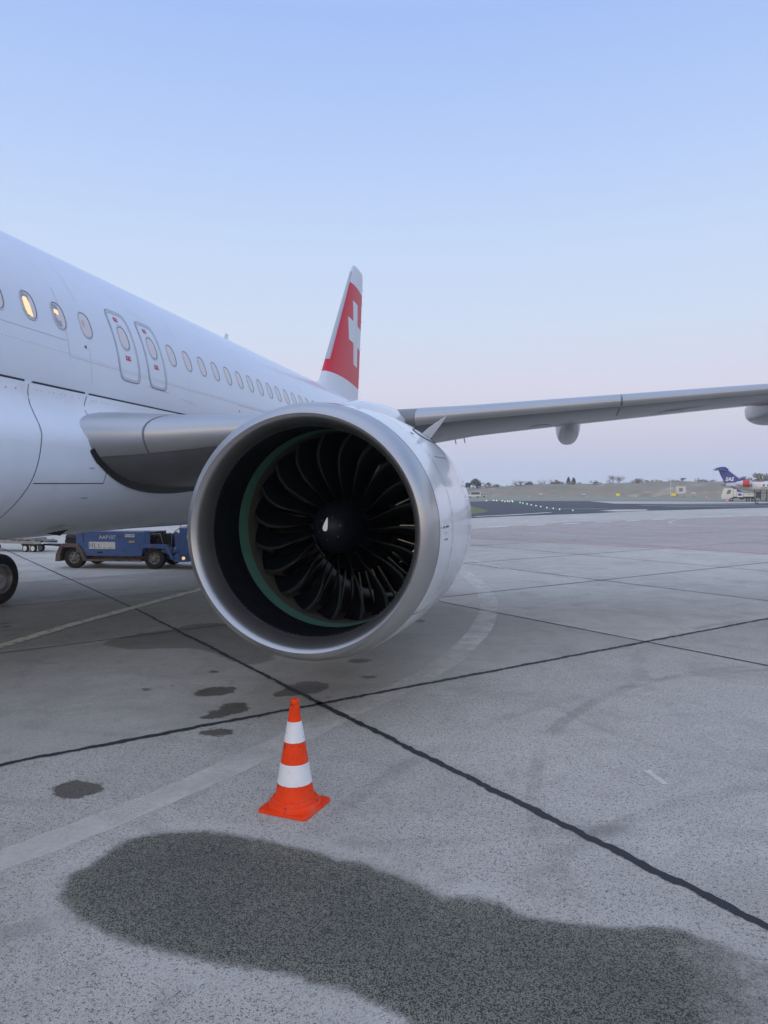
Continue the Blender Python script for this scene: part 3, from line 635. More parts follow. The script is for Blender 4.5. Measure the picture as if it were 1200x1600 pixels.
for sg in (1, -1):
    q = A(); X = list(np.linspace(1.2, 3.2, 26)) + list(np.linspace(3.4, 6.4, 9)) + list(np.linspace(7.2, 16.9, 14))
    q.loft([wring(x, sg) for x in X])
    wing = q.build('wing', M['wing_grey'], air, 40)
    def slat(x0, x1, nm='slat', m_=M['slat'], su=.13, sl=.022, off=.010):
        q = A(); rings = []
        for x in np.linspace(x0, x1, 14):
            P = [wp(x, su, True, -.004, sg)] + [wp(x, s_, True, off, sg) for s_ in (su - .002, .1, .07, .045, .025, .012, .005, .0015)] + [wp(x, 0, True, 0, sg) - Vector((0, off, 0))] + [wp(x, s_, False, off, sg) for s_ in (.0015, .005, .010, .015, .019, sl - .001)] + [wp(x, sl, False, -.004, sg)]
            rings.append(P)
        n0 = len(rings[0]); q.loft(rings, closed=False)
        for r_ in (rings[0], rings[-1]): q.add(r_, [tuple(range(n0))])
        return q.build(nm, m_, wing, 35)
    slat(2.62, 5.15); slat(5.86, 8.80); slat(8.83, 11.9); slat(11.93, 15.2)
    slat(1.9, 2.60, 'root_fairing', M['slat'], .16, .022, .016)
    slat(5.16, 5.85, 'fixed_leading_edge', mat('dark_leading_edge', (.20, .21, .21), .45, metal=.3), .11, .03, .004)
    # flaps line, aileron line and panel seams on the underside
    q = A()
    def wl(x0, s0, x1, s1, w_=.012, k=10):
        V = [wp(x0 + (x1 - x0) * i / k, s0 + (s1 - s0) * i / k, False, .003, sg) for i in range(k + 1)]; vs = []
        for i, p in enumerate(V):
            d = (V[min(i + 1, k)] - V[max(i - 1, 0)]).normalized(); s_ = d.cross(Vector((0, 0, 1))).normalized(); vs += [p + s_ * w_ / 2, p - s_ * w_ / 2]
        q.add(vs, [(2 * i, 2 * i + 1, 2 * i + 3, 2 * i + 2) for i in range(k)])
    wl(2.2, .72, 6.3, .70); wl(6.5, .70, 13.2, .72); wl(2.7, .12, 3.1, .26, .008); wl(4.0, .12, 4.0, .25, .008); wl(3.0, .3, 5.1, .32, .006); wl(8.8, .05, 8.8, .2); wl(6.2, .15, 15, .16, .006); wl(9.6, .2, 10.2, .2, .03); wl(9.4, .35, 9.9, .36, .02); wl(11, .3, 11.6, .42, .03)
    q.build('wing_seam', M['seam'], wing, 0)
    q = A()
    for (xc_, sc_, a, b_) in ((9.75, .28, .22, .05), (3.4, .5, .2, .12), (12.2, .3, .2, .06), (7.6, .3, .15, .06)):
        V = [wp(xc_ + a * math.cos(t), sc_ + b_ * math.sin(t), False, .004, sg) for t in np.linspace(0, 2 * math.pi, 17)[:-1]]; q.add(V, [tuple(range(16))])
    q.build('access_panel', mat('access_panel_grey', (.23, .24, .25), .3, vary=.2, vscale=8), wing, 0)
    # sharklet
    q = A()
    rr = []
    for k, (dx, dz, ch, dy) in enumerate(((0, 0, 1.7, 0), (.25, .06, 1.5, .15), (.5, .25, 1.3, .35), (.68, .6, 1.1, .6), (.85, 1.5, .75, 1.1), (1.0, 2.35, .4, 1.6))):
        y0 = w_le(16.9) + dy; z0 = 4.45 + dz; nx, nz = (0, 1) if k < 2 else ((-.5, .85) if k == 2 else (-.98, .2))
        rr.append([((16.9 + dx + nx * t * .05) * sg, y0 + s_ * ch, z0 + nz * t * .05) for s_, t in ((0, 0), (.1, .8), (.35, 1), (1, 0), (.35, -1), (.1, -.8))])
    q.loft(rr); q.build('sharklet', M['white'], wing, 40)
    # flap track fairings (canoes)
    for (xc_, y0, y1, zt, wd, dp) in ((8.10, 12.7, 16.6, 3.57, .235, .53), (11.95, 13.6, 17.2, 3.84, .19, .42), (3.6, 11.9, 16.0, 2.95, .2, .45)):
        q = A(); rings = []
        for i in range(15):
            t = i / 14; y = y0 + (y1 - y0) * t; k = (math.sin(math.pi * clampf(t * .9 + .04)) ** .55) if t < .96 else .12
            k = max(k, .03); dpk = dp * k; z = zt + .10 * t
            rings.append([((xc_ + wd * k * math.copysign(abs(math.cos(a)) ** .8, math.cos(a))) * sg, y, z - (dpk * (max(0, -math.sin(a)) ** .7) if math.sin(a) < 0 else -.12 * k * math.sin(a))) for a in np.linspace(0, 2 * math.pi, 29)[:-1]])
        q.loft(rings); q.build('flap_track_fairing', mat('flap_fairing_grey', (.22, .235, .25), .3, coat=.4, vary=.1, vscale=4), wing, 40)
    if sg == 1:
        q = A()
        for x in (5.90, 6.08): p = wp(x, .97, False); q.tube([p, p + Vector((.03, 0, -.13))], .010, 6)
        q.build('drain_mast', M['strut'], wing)
    # black rubber seal where the wing underside meets the fairing
    def meet(s_, up=False):
        lo, hi = 1.3, 3.0
        for _ in range(30):
            m_ = (lo + hi) / 2; p = wp(m_, s_, up)
            if fair_x(p.y, p.z) > m_ - .0: lo = m_
            else: hi = m_
        return wp(lo, s_, up)
    V = [meet(s_) for s_ in np.concatenate([np.linspace(.010, .05, 10), np.linspace(.06, .85, 50)])]
    q = A(); vs = []
    for i, p in enumerate(V):
        t = i / 59; w1 = .035 + .035 * math.sin(math.pi * clampf(t * 1.6)) ; vs_ = [p + Vector((.030, 0, .012)), p + Vector((.012, -.004 if t > .1 else -.02, -w1)), p + Vector((-.05, 0, -w1)), p + Vector((-.05, 0, .03))]
        if t < .12: vs_[1] += Vector((0, -.035, .01)); vs_[2] += Vector((0, -.035, .01))
        vs.append([Vector((v.x * sg, v.y, v.z)) for v in vs_])
    q.loft(vs); q.build('wing_root_seal', M['seal'], wing, 0)

# --- fin and stabilisers
fin_m = bpy.data.materials.new('fin_paint'); fin_m.use_nodes = True
n = fin_m.node_tree.nodes; l = fin_m.node_tree.links; b = n['Principled BSDF']; b.inputs['Roughness'].default_value = .45; b.inputs['Specular IOR Level'].default_value = .3
tcg = n.new('ShaderNodeTexCoord'); sp = n.new('ShaderNodeSeparateXYZ'); l.new(tcg.outputs['Object'], sp.inputs[0])
def inside(src, lo, hi):
    a = mathn('GREATER_THAN', src, lo); c = mathn('LESS_THAN', src, hi); return mathn('MULTIPLY', a, c)
Yc, Zc = sp.outputs['Y'], sp.outputs['Z']; CY, CZ = 28.93 - 12, 8.56
redz = inside(Zc, 6.46, 10.52)
cr = mathn('MAXIMUM', mathn('MULTIPLY', inside(Yc, CY - .44, CY + .44), inside(Zc, CZ - 1.28, CZ + 1.28)), mathn('MULTIPLY', inside(Yc, CY - 1.28, CY + 1.28), inside(Zc, CZ - .44, CZ + .44)))
rm = mathn('MULTIPLY', redz, mathn('SUBTRACT', 1.0, cr))
l.new(mixc(rm, (.62, .66, .71), (.58, .012, .030)), b.inputs['Base Color'])
def fin_sec(z):
    t = (z - 6.05) / (11.23 - 6.05); le = 24.56 + (28.82 - 24.56) * t; te = 29.83 + (30.66 - 29.83) * t
    if z < 6.1: le -= (6.1 - z) * 1.9
    return le, te
def fin_ring(z, lo=0.0, hi=1.0, gr=0.0, n_=14, dz=0.0):
    le, te = fin_sec(z); c = te - le; up = []; dn = []
    for i in range(n_ + 1):
        s_ = lo + (hi - lo) * (i / n_) ** 1.6; th = .052 * c * foil(s_) + gr
        up.append((th, le + s_ * c, z + dz * s_)); dn.append((-th, le + s_ * c, z + dz * s_))
    return up + dn[::-1][1:]
q = A(); zs = [5.0, 5.4, 5.8, 6.1, 7, 8, 9, 10, 11.0]
rings = [fin_ring(z) for z in zs]
le, te = fin_sec(11.0); 
for (zz, a, b2, k) in ((11.25, le + .22, te + .03, .85), (11.40, le + .42, te - .02, .6), (11.47, le + .75, te - .10, .25)):
    c = b2 - a; up = []; dn = []
    for i in range(15): s_ = (i / 14) ** 1.6; th = .052 * c * foil(s_) * k; up.append((th, a + s_ * c, zz)); dn.append((-th, a + s_ * c, zz))
    rings.append(up + dn[::-1][1:])
q.loft(rings); fin = q.build('tail_fin', fin_m, air, 40)
q = A(); q.loft([fin_ring(z, 0, .018 + .012 * (z - 6.6) / 4, .006, 8) for z in (6.95, 7.5, 8.5, 9.5, 10.5, 11.05)]); q.build('fin_leading_edge', mat('fin_edge_metal', (.42, .43, .45), .4, metal=.5), fin, 40)
q = A()
for z in (7.0, 8.2, 9.4, 10.2, 10.8): le, te = fin_sec(z); q.tube([(0, te - .02, z), (0, te + .16, z + .01)], .008, 5)
q.build('static_wick', M['seam'], fin)
q = A(); zz = [6.2, 8, 9.6, 11]; 
for a, b2 in zip(zz[:-1], zz[1:]):
    V = []
    for z in (a, b2):
        le, te = fin_sec(z); c = te - le; s_ = .68; V.append((.052 * c * foil(s_) + .004, le + s_ * c, z)); V.append((.052 * c * foil(s_ + .004) + .004, le + (s_ + .005) * c, z))
    q.add(V, [(0, 1, 3, 2)])
q.build('rudder_seam', M['seam_soft'], fin, 0)
for sg in (1, -1):
    q = A(); rings = []
    for t in np.linspace(0, 1, 6):
        x = .3 + 5.9 * t; le = 28.6 + 3.2 * t; c = 3.6 - 2.2 * t; z = 4.30 + .75 * t
        rings.append([(x * sg, le + s_ * c, z + (.055 * c * foil(s_)) * d) for s_, d in [(s2, 1) for s2 in (1, .7, .4, .15, .03)] + [(0, 0)] + [(s2, -1) for s2 in (.03, .15, .4, .7)]])
    q.loft(rings); q.build('stabiliser', M['wing_grey'], air, 40)

# --- engines: cowl with lip, liner, fan, spinner, vanes, core
EX, EY, EZ = 5.522, 6.275, 1.80
NAC = [(0, 1.09), (.02, 1.125), (.06, 1.156), (.12, 1.182), (.2, 1.200), (.3, 1.217), (.5, 1.242), (.8, 1.262), (1.2, 1.285), (1.7, 1.300), (2.2, 1.300), (2.7, 1.275), (3.1, 1.225), (3.45, 1.150), (3.75, 1.07)]
def nr(a): return lerp_tab(NAC, a)
def engine(cx, sg):
    c = (cx, EY, EZ)
    q = A(); q.lathe([(a, r) for a, r in NAC if a >= .3] + [(3.75, 1.055), (3.3, 1.09), (2.4, 1.08), (1.6, 1.06)], c, n=144)
    cowl = q.build('engine', M['white_cowl'], air, 30)
    ins = [(.288, 1.0), (.22, 1.004), (.15, 1.014), (.09, 1.030), (.045, 1.050), (.015, 1.072)]
    q = A(); q.lathe([(a, r - .0) for a, r in ins] + [(a, r) for a, r in NAC if a <= .3], c, n=160); q.build('intake_lip', M['lip'], cowl, 60)
    q = A(); q.lathe([(.288, .999), (.45, 1.0), (.75, 1.012), (.95, 1.022)], c, n=144); q.build('inlet_liner', M['liner'], cowl, 60)
    q = A()
    for k in range(150):                             # ring of rivets where the lip meets the liner
        t = 2 * math.pi * k / 150; q.box((c[0] + .994 * math.cos(t), c[1] + .292, c[2] + .994 * math.sin(t)), (.005, .005, .005))
    tag(q.build('rivet_ring', M['rim'], cowl, 0), kind=None)
    q = A(); q.lathe([(.95, 1.0205), (1.12, 1.028), (1.22, 1.032)], c, n=144); q.build('fan_case_ring', M['green'], cowl, 60)
    q = A(); q.lathe([(1.22, 1.032), (1.30, 1.040), (1.62, 1.040), (1.8, 1.02)], c, n=144); q.build('abradable_strip', M['tan'], cowl, 60)
    q = A(); q.lathe([(1.8, 1.02), (2.2, .99), (3.2, 1.03), (3.75, 1.05)], c, n=96); q.build('bypass_duct', M['duct'], cowl, 60)
    # spinner and hub
    q = A(); prof = [(.86 + .46 * (1 - math.cos(t * math.pi / 2)) ** 1.0 * 1.0, .285 * math.sin(t * math.pi / 2) ** .92) for t in np.linspace(.02, 1, 18)]
    q.lathe(prof + [(1.60, .30), (1.95, .33)], c, n=64, cap=(True, True)); sp_ = q.build('spinner', M['spinner'], cowl, 40)
    def sp_r(a):
        for (a0, r0), (a1, r1) in zip(prof[:-1], prof[1:]):
            if a <= a1: return r0 + (r1 - r0) * (a - a0) / (a1 - a0)
        return .285
    q = A(); W_ = [(.872, .0, .30), (.90, -.05, .26), (.93, -.08, .18), (.96, -.10, .13), (.995, -.10, .08), (1.02, -.09, .03)]   # comma mark
    vs = []
    for a, t0, hw_ in W_:
        for s_ in (-1, 1): t = math.pi / 2 + .75 + t0 * 2 + s_ * hw_; r = sp_r(a) + .004; vs.append((c[0] + r * math.cos(t), c[1] + a - .002, c[2] + r * math.sin(t)))
    q.add([], [])
    # teardrop laid on the nose of the spinner, sampled in the front plane
    P = [(-.004, .105), (.003, .070), (.006, .03), (.004, -.02), (-.004, -.040), (-.022, -.046), (-.042, -.040), (-.052, -.018), (-.044, .012), (-.024, .062)]
    def onsp(u, w):
        r = math.hypot(u, w); lo, hi = .86, 1.32
        for _ in range(24):
            m_ = (lo + hi) / 2
            if sp_r(m_) < r: lo = m_
            else: hi = m_
        return (c[0] + u, c[1] + lo - .006, c[2] + w)
    P = smooth_poly(P, 2); cu = sum(p[0] for p in P) / len(P); cw = sum(p[1] for p in P) / len(P); rr = []
    for k in (1, .75, .5, .25, .02): rr.append([onsp(cu + (u - cu) * k - .02, cw + (w - cw) * k + .02) for u, w in P])
    q = A(); q.loft(rr, cap=(False, True)); q.build('spinner_mark', M['mark_white'], cowl, 0)
    q = A()
    for k in range(6):
        t = k * math.pi / 3 + .3; q.add([onsp(.118 * math.cos(t + d) * m2, .118 * math.sin(t + d) * m2) for d, m2 in ((-.10, 1), (0, .88), (.10, 1), (0, 1.12))], [(0, 1, 2, 3)])
    q.build('spinner_bolt', mat('spinner_bolt_grey', (.07, .075, .085), .3, metal=.6), cowl, 0)
    q = A(); q.lathe([(1.30, .285), (1.32, .30), (1.9, .36)], c, n=64); q.build('fan_hub', M['blade'], cowl, 40)
    # fan blade: leading edge azimuth (clockwise seen from the front), chordwise twist, sweep
    RS = np.linspace(.27, 1.026, 15)
    AZ = [(.27, 0), (.42, -2.8), (.58, -5.2), (.70, -5.6), (.80, -4.8), (.88, -3.2), (.95, -1.2), (1.03, 1.8)]
    LEY = [(.27, 1.30), (.5, 1.25), (.75, 1.24), (.9, 1.285), (1.03, 1.37)]
    EXT = [(.27, 7), (.4, 9), (.6, 10.5), (.8, 12.0), (1.03, 13.5)]
    AX = [(.27, .34), (.6, .29), (1.03, .17)]
    first = None
    for kb in range(20):
        a0 = kb * 18 + 5
        if first is None:
            q = A(); rings = []
            for r in RS:
                az, ly, ex_, ax_ = (lerp_tab(T_, r) for T_ in (AZ, LEY, EXT, AX)); rg = []; th = .013 * (1.3 - .6 * r)
                S_ = (0, .01, .04, .12, .3, .5, .7, .88, 1.0)
                for side in (1, -1):
                    for s_ in (S_ if side == 1 else S_[::-1]):
                        ang = az + ex_ * (s_ ** 1.0 + .22 * math.sin(math.pi * s_) * (1 - s_)); yy = ly + ax_ * s_
                        t2 = math.radians(90 - (ang)); tk = th * (min(1, (s_ / .06)) ** .5) * (1 - s_ ** 3 * .85) * side * .5
                        t2 += tk / r * .9
                        rg.append((r * math.cos(t2), yy + tk * .5, r * math.sin(t2)))
                rings.append(rg)
            me_ = MB(); me_.loft(rings); nr_ = len(rings[0])
            # leading edge sheath: a slightly proud strip
            lead = []
            for r in RS:
                az, ly, ex_, ax_ = (lerp_tab(T_, r) for T_ in (AZ, LEY, EXT, AX)); w_ = .004 + .034 * clampf((r - .40) / .55)
                f_ = lambda d, yy: (r * math.cos(math.radians(90 - az) + d / r), ly + yy, r * math.sin(math.radians(90 - az) + d / r))
                lead.append([f_(w_ * .55, .004), f_(0, -.006), f_(-w_ * .55, .006)])
            me_.loft(lead, closed=False, mi=1)
            first = me_.build('fan_blade', [M['blade'], M['blade_edge']], cowl, 60); first.location = (c[0] - AO[0], c[1] - AO[1], c[2] - AO[2]); o = first
        else:
            o = first.copy(); COL.objects.link(o); o.parent = cowl
        o.rotation_euler = (0, R(a0), 0)
    # outlet guide vanes
    v0 = None
    for k in range(44):
        if v0 is None:
            m2 = MB(); m2.loft([[(-.004 + b_, 1.80 + a, r) for a, b_ in ((0, 0), (.10, .045), (.22, .07), (.22, .078), (.10, .056), (0, .010))] for r in (.55, .8, 1.02)])
            v0 = m2.build('guide_vane', M['vane'], cowl, 40); v0.location = (c[0] - AO[0], c[1] - AO[1], c[2] - AO[2]); o = v0
        else: o = v0.copy(); COL.objects.link(o); o.parent = cowl
        o.rotation_euler = (0, R(k * 360 / 44), 0)
    q = A(); q.lathe([(1.62, .33), (1.75, .42), (1.85, .50), (2.0, .54), (3.0, .62), (3.9, .55), (4.6, .36)], c, n=64, cap=(True, True)); q.build('engine_core', M['blade'], cowl, 40)
    q = A(); q.lathe([(1.72, .50), (1.80, .515), (1.9, .53)], c, n=64); q.build('splitter', M['duct'], cowl, 40)
    q = A(); q.lathe([(4.3, .40), (4.62, .385), (5.0, .30), (5.45, .12), (5.55, .02)], c, n=48, cap=(True, True)); q.build('exhaust_cone', M['exhaust'], cowl, 40)
    q = A(); q.lathe([(3.5, 1.0), (3.55, .98), (3.2, .62)], c, n=64); q.build('duct_light_blocker', M['liner'], cowl, 40)  # added ring, blocks sky light coming through the duct's open rear
    # seams on the cowl
    def nstrip(q, pts, w_, off=.003, step=.04):
        V = []
        for (a0_, t0), (a1_, t1) in zip(pts[:-1], pts[1:]):
            L_ = math.hypot(a1_ - a0_, R(t1 - t0) * 1.25); k = max(1, int(L_ / step)); V += [(a0_ + (a1_ - a0_) * i / k, t0 + (t1 - t0) * i / k) for i in range(k)]
        V.append(pts[-1]); P_ = []; N_ = []
        for a, t in V: tt = R(t) if sg > 0 else math.pi - R(t); r = nr(a) + off; P_.append(Vector((c[0] + r * math.cos(tt), c[1] + a, c[2] + r * math.sin(tt)))); N_.append(Vector((math.cos(tt), 0, math.sin(tt))))
        vs = []
        for i, p in enumerate(P_):
            d = (P_[min(i + 1, len(P_) - 1)] - P_[max(i - 1, 0)]).normalized(); s_ = d.cross(N_[i]).normalized(); vs += [p + s_ * w_ / 2, p - s_ * w_ / 2]
        q.add(vs, [(2 * i, 2 * i + 1, 2 * i + 3, 2 * i + 2) for i in range(len(P_) - 1)])
    q = A()
    nstrip(q, [(.303, 0), (.303, 180), (.303, 360)], .007, .002)
    t = 0
    while t < 360:
        L_ = random.uniform(3, 9) if -1 < t else 3; nstrip(q, [(.86, t), (.86, min(360, t + L_))], .009); t += L_ + random.uniform(.5, 1.5)
    nstrip(q, [(2.0, 72), (2.0, -84)], .008); nstrip(q, [(2.0, 108), (2.0, 264)], .008)
    nstrip(q, [(.87, 82), (3.6, 82)], .008); nstrip(q, [(.87, -88), (3.6, -88)], .01); nstrip(q, [(.31, -38), (.86, -38)], .008); nstrip(q, [(2.0, 20), (3.4, 20)], .006); nstrip(q, [(3.0, 70), (3.0, -80)], .006)
    nstrip(q, [(1.15, -42), (1.85, -42), (1.85, -64), (1.15, -64), (1.15, -42)], .008); nstrip(q, [(1.1, 35), (1.8, 35), (1.8, 16)], .005)
    q.build('cowl_seam', M['seam'], cowl, 0)
    q = A()
    for k in range(5): nstrip(q, [(1.0 + k * .55, -86.5), (1.18 + k * .55, -86.5)], .05); nstrip(q, [(1.0 + k * .55, -60 + k), (1.10 + k * .55, -60 + k)], .035)
    q.build('latch', M['seam_soft'], cowl, 0)
    q = A()
    for t in np.arange(-120, 200, 2.2): nstrip(q, [(.33, t), (.337, t)], .007); nstrip(q, [(.83, t), (.837, t)], .006)
    q.build('fastener_row', M['seam_soft'], cowl, 0)
    q = A(); nstrip(q, [(1.22, -30), (1.26, -40)], .03); nstrip(q, [(1.35, -34), (1.36, -38)], .02); nstrip(q, [(1.1, -46), (1.16, -52)], .035); q.build('cowl_scuff', mat('rusty_scuff', (.30, .20, .16), .7, alpha_noise=(30, .35, .6, .8)), cowl, 0)
    q = A()
    for a, t0, t1 in ((.45, 1.8, 2.8), (.52, 1.9, 2.6), (.58, 1.8, 2.8), (.64, 1.9, 2.6), (.52, -.6, -.2), (.48, -3.4, -2.9), (.54, -3.4, -2.8), (.59, -3.5, -2.9)): nstrip(q, [(a, t0), (a, t1)], .035)
    nstrip(q, [(.36, 1.8), (.36, 2.6)], .02)
    for a, t in ((2.1, 14), (2.15, 12), (2.35, 4), (2.35, 2.5), (2.1, -1), (2.2, -3), (2.1, -4.5), (2.3, 22), (2.5, 22)): nstrip(q, [(a, t), (a, t + .8)], .03)
    nstrip(q, [(.52, 72), (.56, 71)], .04); nstrip(q, [(1.0, 50), (1.05, 49)], .035)
    q.build('cowl_stencil', M['seam'], cowl, 0)
    # strake on the inboard/outboard shoulder
    th = R(51) if sg > 0 else math.pi - R(51); er = Vector((math.cos(th), 0, math.sin(th))); et = Vector((-math.sin(th), 0, math.cos(th)))
    def sk(a, h, t_): p = Vector(c) + er * (nr(a) + h); p.y = c[1] + a; return p + et * t_
    q = A(); y0 = 1.4
    rr = [[sk(y0 + a, h, t_) for a, t_ in ((u0, 0), (u0 + .06, .008), ((u0 + u1) / 2, .012), (u1, .002), (u1, -.002), ((u0 + u1) / 2, -.012), (u0 + .06, -.008))] for h, u0, u1 in ((-.03, .22, .9), (.10, .36, .90), (.20, .54, .88), (.29, .72, .86), (.33, .80, .85))]
    q.loft(rr); st = q.build('strake', M['white_cowl'], cowl, 50)
    q = A(); nst = [(y0 - .06 + 1.14 * (1 - math.cos(t)) / 2, 5.0 * math.sin(t)) for t in np.linspace(0, 2 * math.pi, 33)]
    V = []
    for a, dt in nst: tt = th + R(dt); r = nr(a) + .004; V.append((c[0] + r * math.cos(tt), c[1] + a, c[2] + r * math.sin(tt)))
    q.tube(V, .005, 5); q.build('strake_base', M['seam'], cowl, 0)
    q = A()
    for h, u0 in ((.10, .62), (.14, .60), (.18, .64)): q.tube([sk(y0 + u0, h, .013), sk(y0 + u0 + .09, h, .013)], .004, 4)
    for u0, h in ((.62, .10), (.71, .10), (.66, .18)): q.tube([sk(y0 + u0, h, .013), sk(y0 + u0, h + .06, .013)], .004, 4)
    q.build('strake_mark', M['seam'], cowl, 0)
    # pylon from the crown of the cowl up under the wing
    q = A(); rings = []
    for yy, hw_, zb, zt in ((EY + .95, .015, 2.95, 3.055), (EY + 1.4, .10, 2.9, 3.15), (EY + 2.0, .17, 2.85, 3.25), (EY + 2.9, .22, 2.8, 3.32), (EY + 3.7, .24, 2.7, 3.36), (EY + 4.6, .25, 2.3, 3.34), (EY + 6.2, .22, 2.4, 3.2), (EY + 7.8, .10, 2.8, 3.1)):
        rings.append([(c[0] + hw_ * u, yy, zb + (zt - zb) * w) for u, w in ((-1, 0), (-1, .5), (-.85, .8), (-.45, .96), (0, 1), (.45, .96), (.85, .8), (1, .5), (1, 0))])
    q.loft(rings); q.build('pylon', M['white_cowl'], cowl, 50)
    return cowl
engine(EX, 1); engine(-EX, -1)

# --- main gear
for (gx_, gy_, side, rw) in ((-2.72, 12.15, -1, .49), (3.75, 14.5, 1, .49)):
    q = A(); q.tube([(gx_ + side * .38, gy_, rw), (gx_ + side * .30, gy_ - .02, 2.6)], .085, 16); q.tube([(gx_ - side * .02, gy_, rw), (gx_ + side * .85, gy_, rw)], .06, 12); q.tube([(gx_ + side * .36, gy_ + .1, 1.0), (gx_ + side * .2, gy_ + .8, 2.2)], .04, 10)
    gear = q.build('main_gear', M['strut'], air)
    for dx in (.0, .80):
        cx_ = gx_ + side * dx; q = A()
        q.lathe([(-.16, .28), (-.19, .36), (-.185, .42), (-.14, .475), (-.06, rw), (.06, rw), (.14, .475), (.185, .42), (.19, .36), (.16, .28)], (cx_, gy_, rw), 'x', 56)
        for o_ in (-.09, -.03, .03, .09): q.lathe([(o_ - .004, rw + .0015), (o_ + .004, rw + .0015)], (cx_, gy_, rw), 'x', 56)
        q.lathe([(-.16, .285), (-.15, .255), (-.10, .24), (-.06, .12), (-.10, .08), (-.12, .0)], (cx_, gy_, rw), 'x', 40, mi=1); q.lathe([(.16, .285), (.172, .262), (.15, .245), (.08, .22), (.05, .13), (.12, .09), (.14, .0)], (cx_, gy_, rw), 'x', 40, mi=1)
        q.build('wheel', [M['rubber'], M['rim']], gear, 40)
# nose gear, forward of the picture
q = A(); q.tube([(0, -1.0, .38), (0, -1.1, 2.0)], .07, 12); q.tube([(-.3, -1, .38), (.3, -1, .38)], .05, 10); gear = q.build('nose_gear', M['strut'], air)
for cx_ in (-.25, .25):
    q = A(); q.lathe([(-.10, .18), (-.12, .26), (-.08, .36), (0, .38), (.08, .36), (.12, .26), (.10, .18)], (cx_, -1, .38), 'x', 40); q.lathe([(-.10, .19), (-.05, .1), (-.06, 0)], (cx_, -1, .38), 'x', 24, mi=1); q.lathe([(.10, .19), (.05, .1), (.06, 0)], (cx_, -1, .38), 'x', 24, mi=1)
    q.build('wheel', [M['rubber'], M['rim']], gear, 40)

# ------------------------------------------------------------------ traffic cones
M['cone_orange'] = mat('cone_orange', (.80, .050, .004), 0.5, vary=.06, vscale=9, speck=[((.25, .04, .02), 22, .60, .72), ((.55, .16, .10), 7, .60, .85)], spec=.25)
M['cone_white'] = mat('cone_white', (.72, .74, .76), 0.35, vary=.06, vscale=14, speck=[((.35, .35, .36), 26, .62, .72), ((.50, .50, .50), 8, .55, .85)])
def cone(name, loc, rz, label, group, k=1.0):
    r_ = empty(name, loc, rz, label=label, cat='traffic cone', group=group); N = 64
    q = MB(); h = .19; P = []
    for i in range(4):
        cx_, cy_ = [(1, 1), (-1, 1), (-1, -1), (1, -1)][i]
        for t in np.linspace(0, 90, 7): a = R(t + i * 90); P.append((cx_ * (h - .035) + .035 * math.cos(a), cy_ * (h - .035) + .035 * math.sin(a)))
    q.loft([[(x, y, .0) for x, y in P], [(x, y, .012) for x, y in P], [(x * .985, y * .985, .018) for x, y in P]])
    q.lathe([(.016, .183), (.036, .180), (.044, .176), (.048, .170), (.050, .160), (.064, .157), (.072, .154), (.076, .146), (.076, .132)], (0, 0, 0), 'z', N)
    for t in (20, 110, 200, 290): a = R(t); q.box((.140 * math.cos(a), .140 * math.sin(a), .078), (.02, .012, .008), a)
    base = q.build('base', M['cone_orange'], r_, 30)
    for v in base.data.vertices: pass
    prof = lambda z: .137 + (.034 - .137) * (z - .07) / (.68 - .07)
    q = MB(); q.lathe([(.06, .142), (.07, .137), (.175, prof(.175)), (.176, prof(.176) - .001), (.315, prof(.315) - .001), (.316, prof(.316)), (.458, prof(.458)), (.459, prof(.459) - .001), (.598, prof(.598) - .001), (.599, prof(.599)), (.672, prof(.672)), (.678, .037), (.700, .0355), (.704, .028), (.716, .027), (.720, .031), (.742, .0305), (.748, .027), (.748, .018), (.70, .016)], (0, 0, 0), 'z', N)
    q.build('cone_body', M['cone_orange'], r_, 30)
    for z0, z1 in ((.176, .315), (.459, .598)):
        q = MB(); q.lathe([(z0, prof(z0) + .0002), (z0 + .001, prof(z0) + .0014), (z1 - .001, prof(z1) + .0014), (z1, prof(z1) + .0002)], (0, 0, 0), 'z', N); q.build('reflective_band', M['cone_white'], r_, 30)
    r_.scale = (k, k, k); return r_
cone('traffic_cone', (5.985, 4.752, 0.001), R(-12.8 + 2), 'large orange cone with two white bands in the foreground, in front of the engine', 'traffic cones')

def at(P, d=None): return P
# ------------------------------------------------------------------ blue belt loader under the fuselage
M['blue'] = mat('worn_blue_paint', (.036, .100, .27), 0.45, vary=.18, vscale=5, coat=.15, speck=[((.10, .06, .04), 6, .60, .68), ((.10, .11, .13), 13, .64, .72)])
M['rust'] = mat('rusty_fender', (.13, .09, .07), 0.7, vary=.4, vscale=8, speck=[((.03, .05, .11), 6, .55, .65)])
M['black'] = mat('black_parts', (.015, .015, .016), 0.6, vary=.3, vscale=9)
M['grime'] = mat('grimy_steel', (.22, .21, .20), 0.6, metal=.4, vary=.4, vscale=9)
M['plate'] = mat('plate_white', (.62, .62, .60), 0.5, vary=.1, vscale=20)
M['yellow'] = mat('yellow_plate', (.60, .38, .04), 0.5)
P1, P2 = [(-5.38, 18.30), (-3.02, 18.55)]; P1 = Vector((*P1, 0)); P2 = Vector((*P2, 0)); az = math.atan2(P2.y - P1.y, P2.x - P1.x); WB = (P2 - P1).length
ld = empty('belt_loader', P1, az, label='blue belt loader with worn paint and rusty fender parked under the fuselage', cat='belt loader')
q = MB(); q.prism([(.08, .46), (.25, .46), (.33, .40), (.40, .36), (2.02, .36), (2.06, .50), (2.14, .66), (2.14, 1.02), (.10, 1.02), (.08, .98)], .0, .03, 'y')
q.prism([(.08, .46), (2.1, .46), (2.14, 1.02), (.08, 1.0)], .06, 1.45, 'y'); q.box((1.1, .02, 1.035), (2.05, .05, .02))
q.prism([(2.86, .30), (3.02, .45), (3.4, .45), (3.4, .22), (3.0, .20)], .0, 1.45, 'y')
for x in (2.14, 2.20): pass
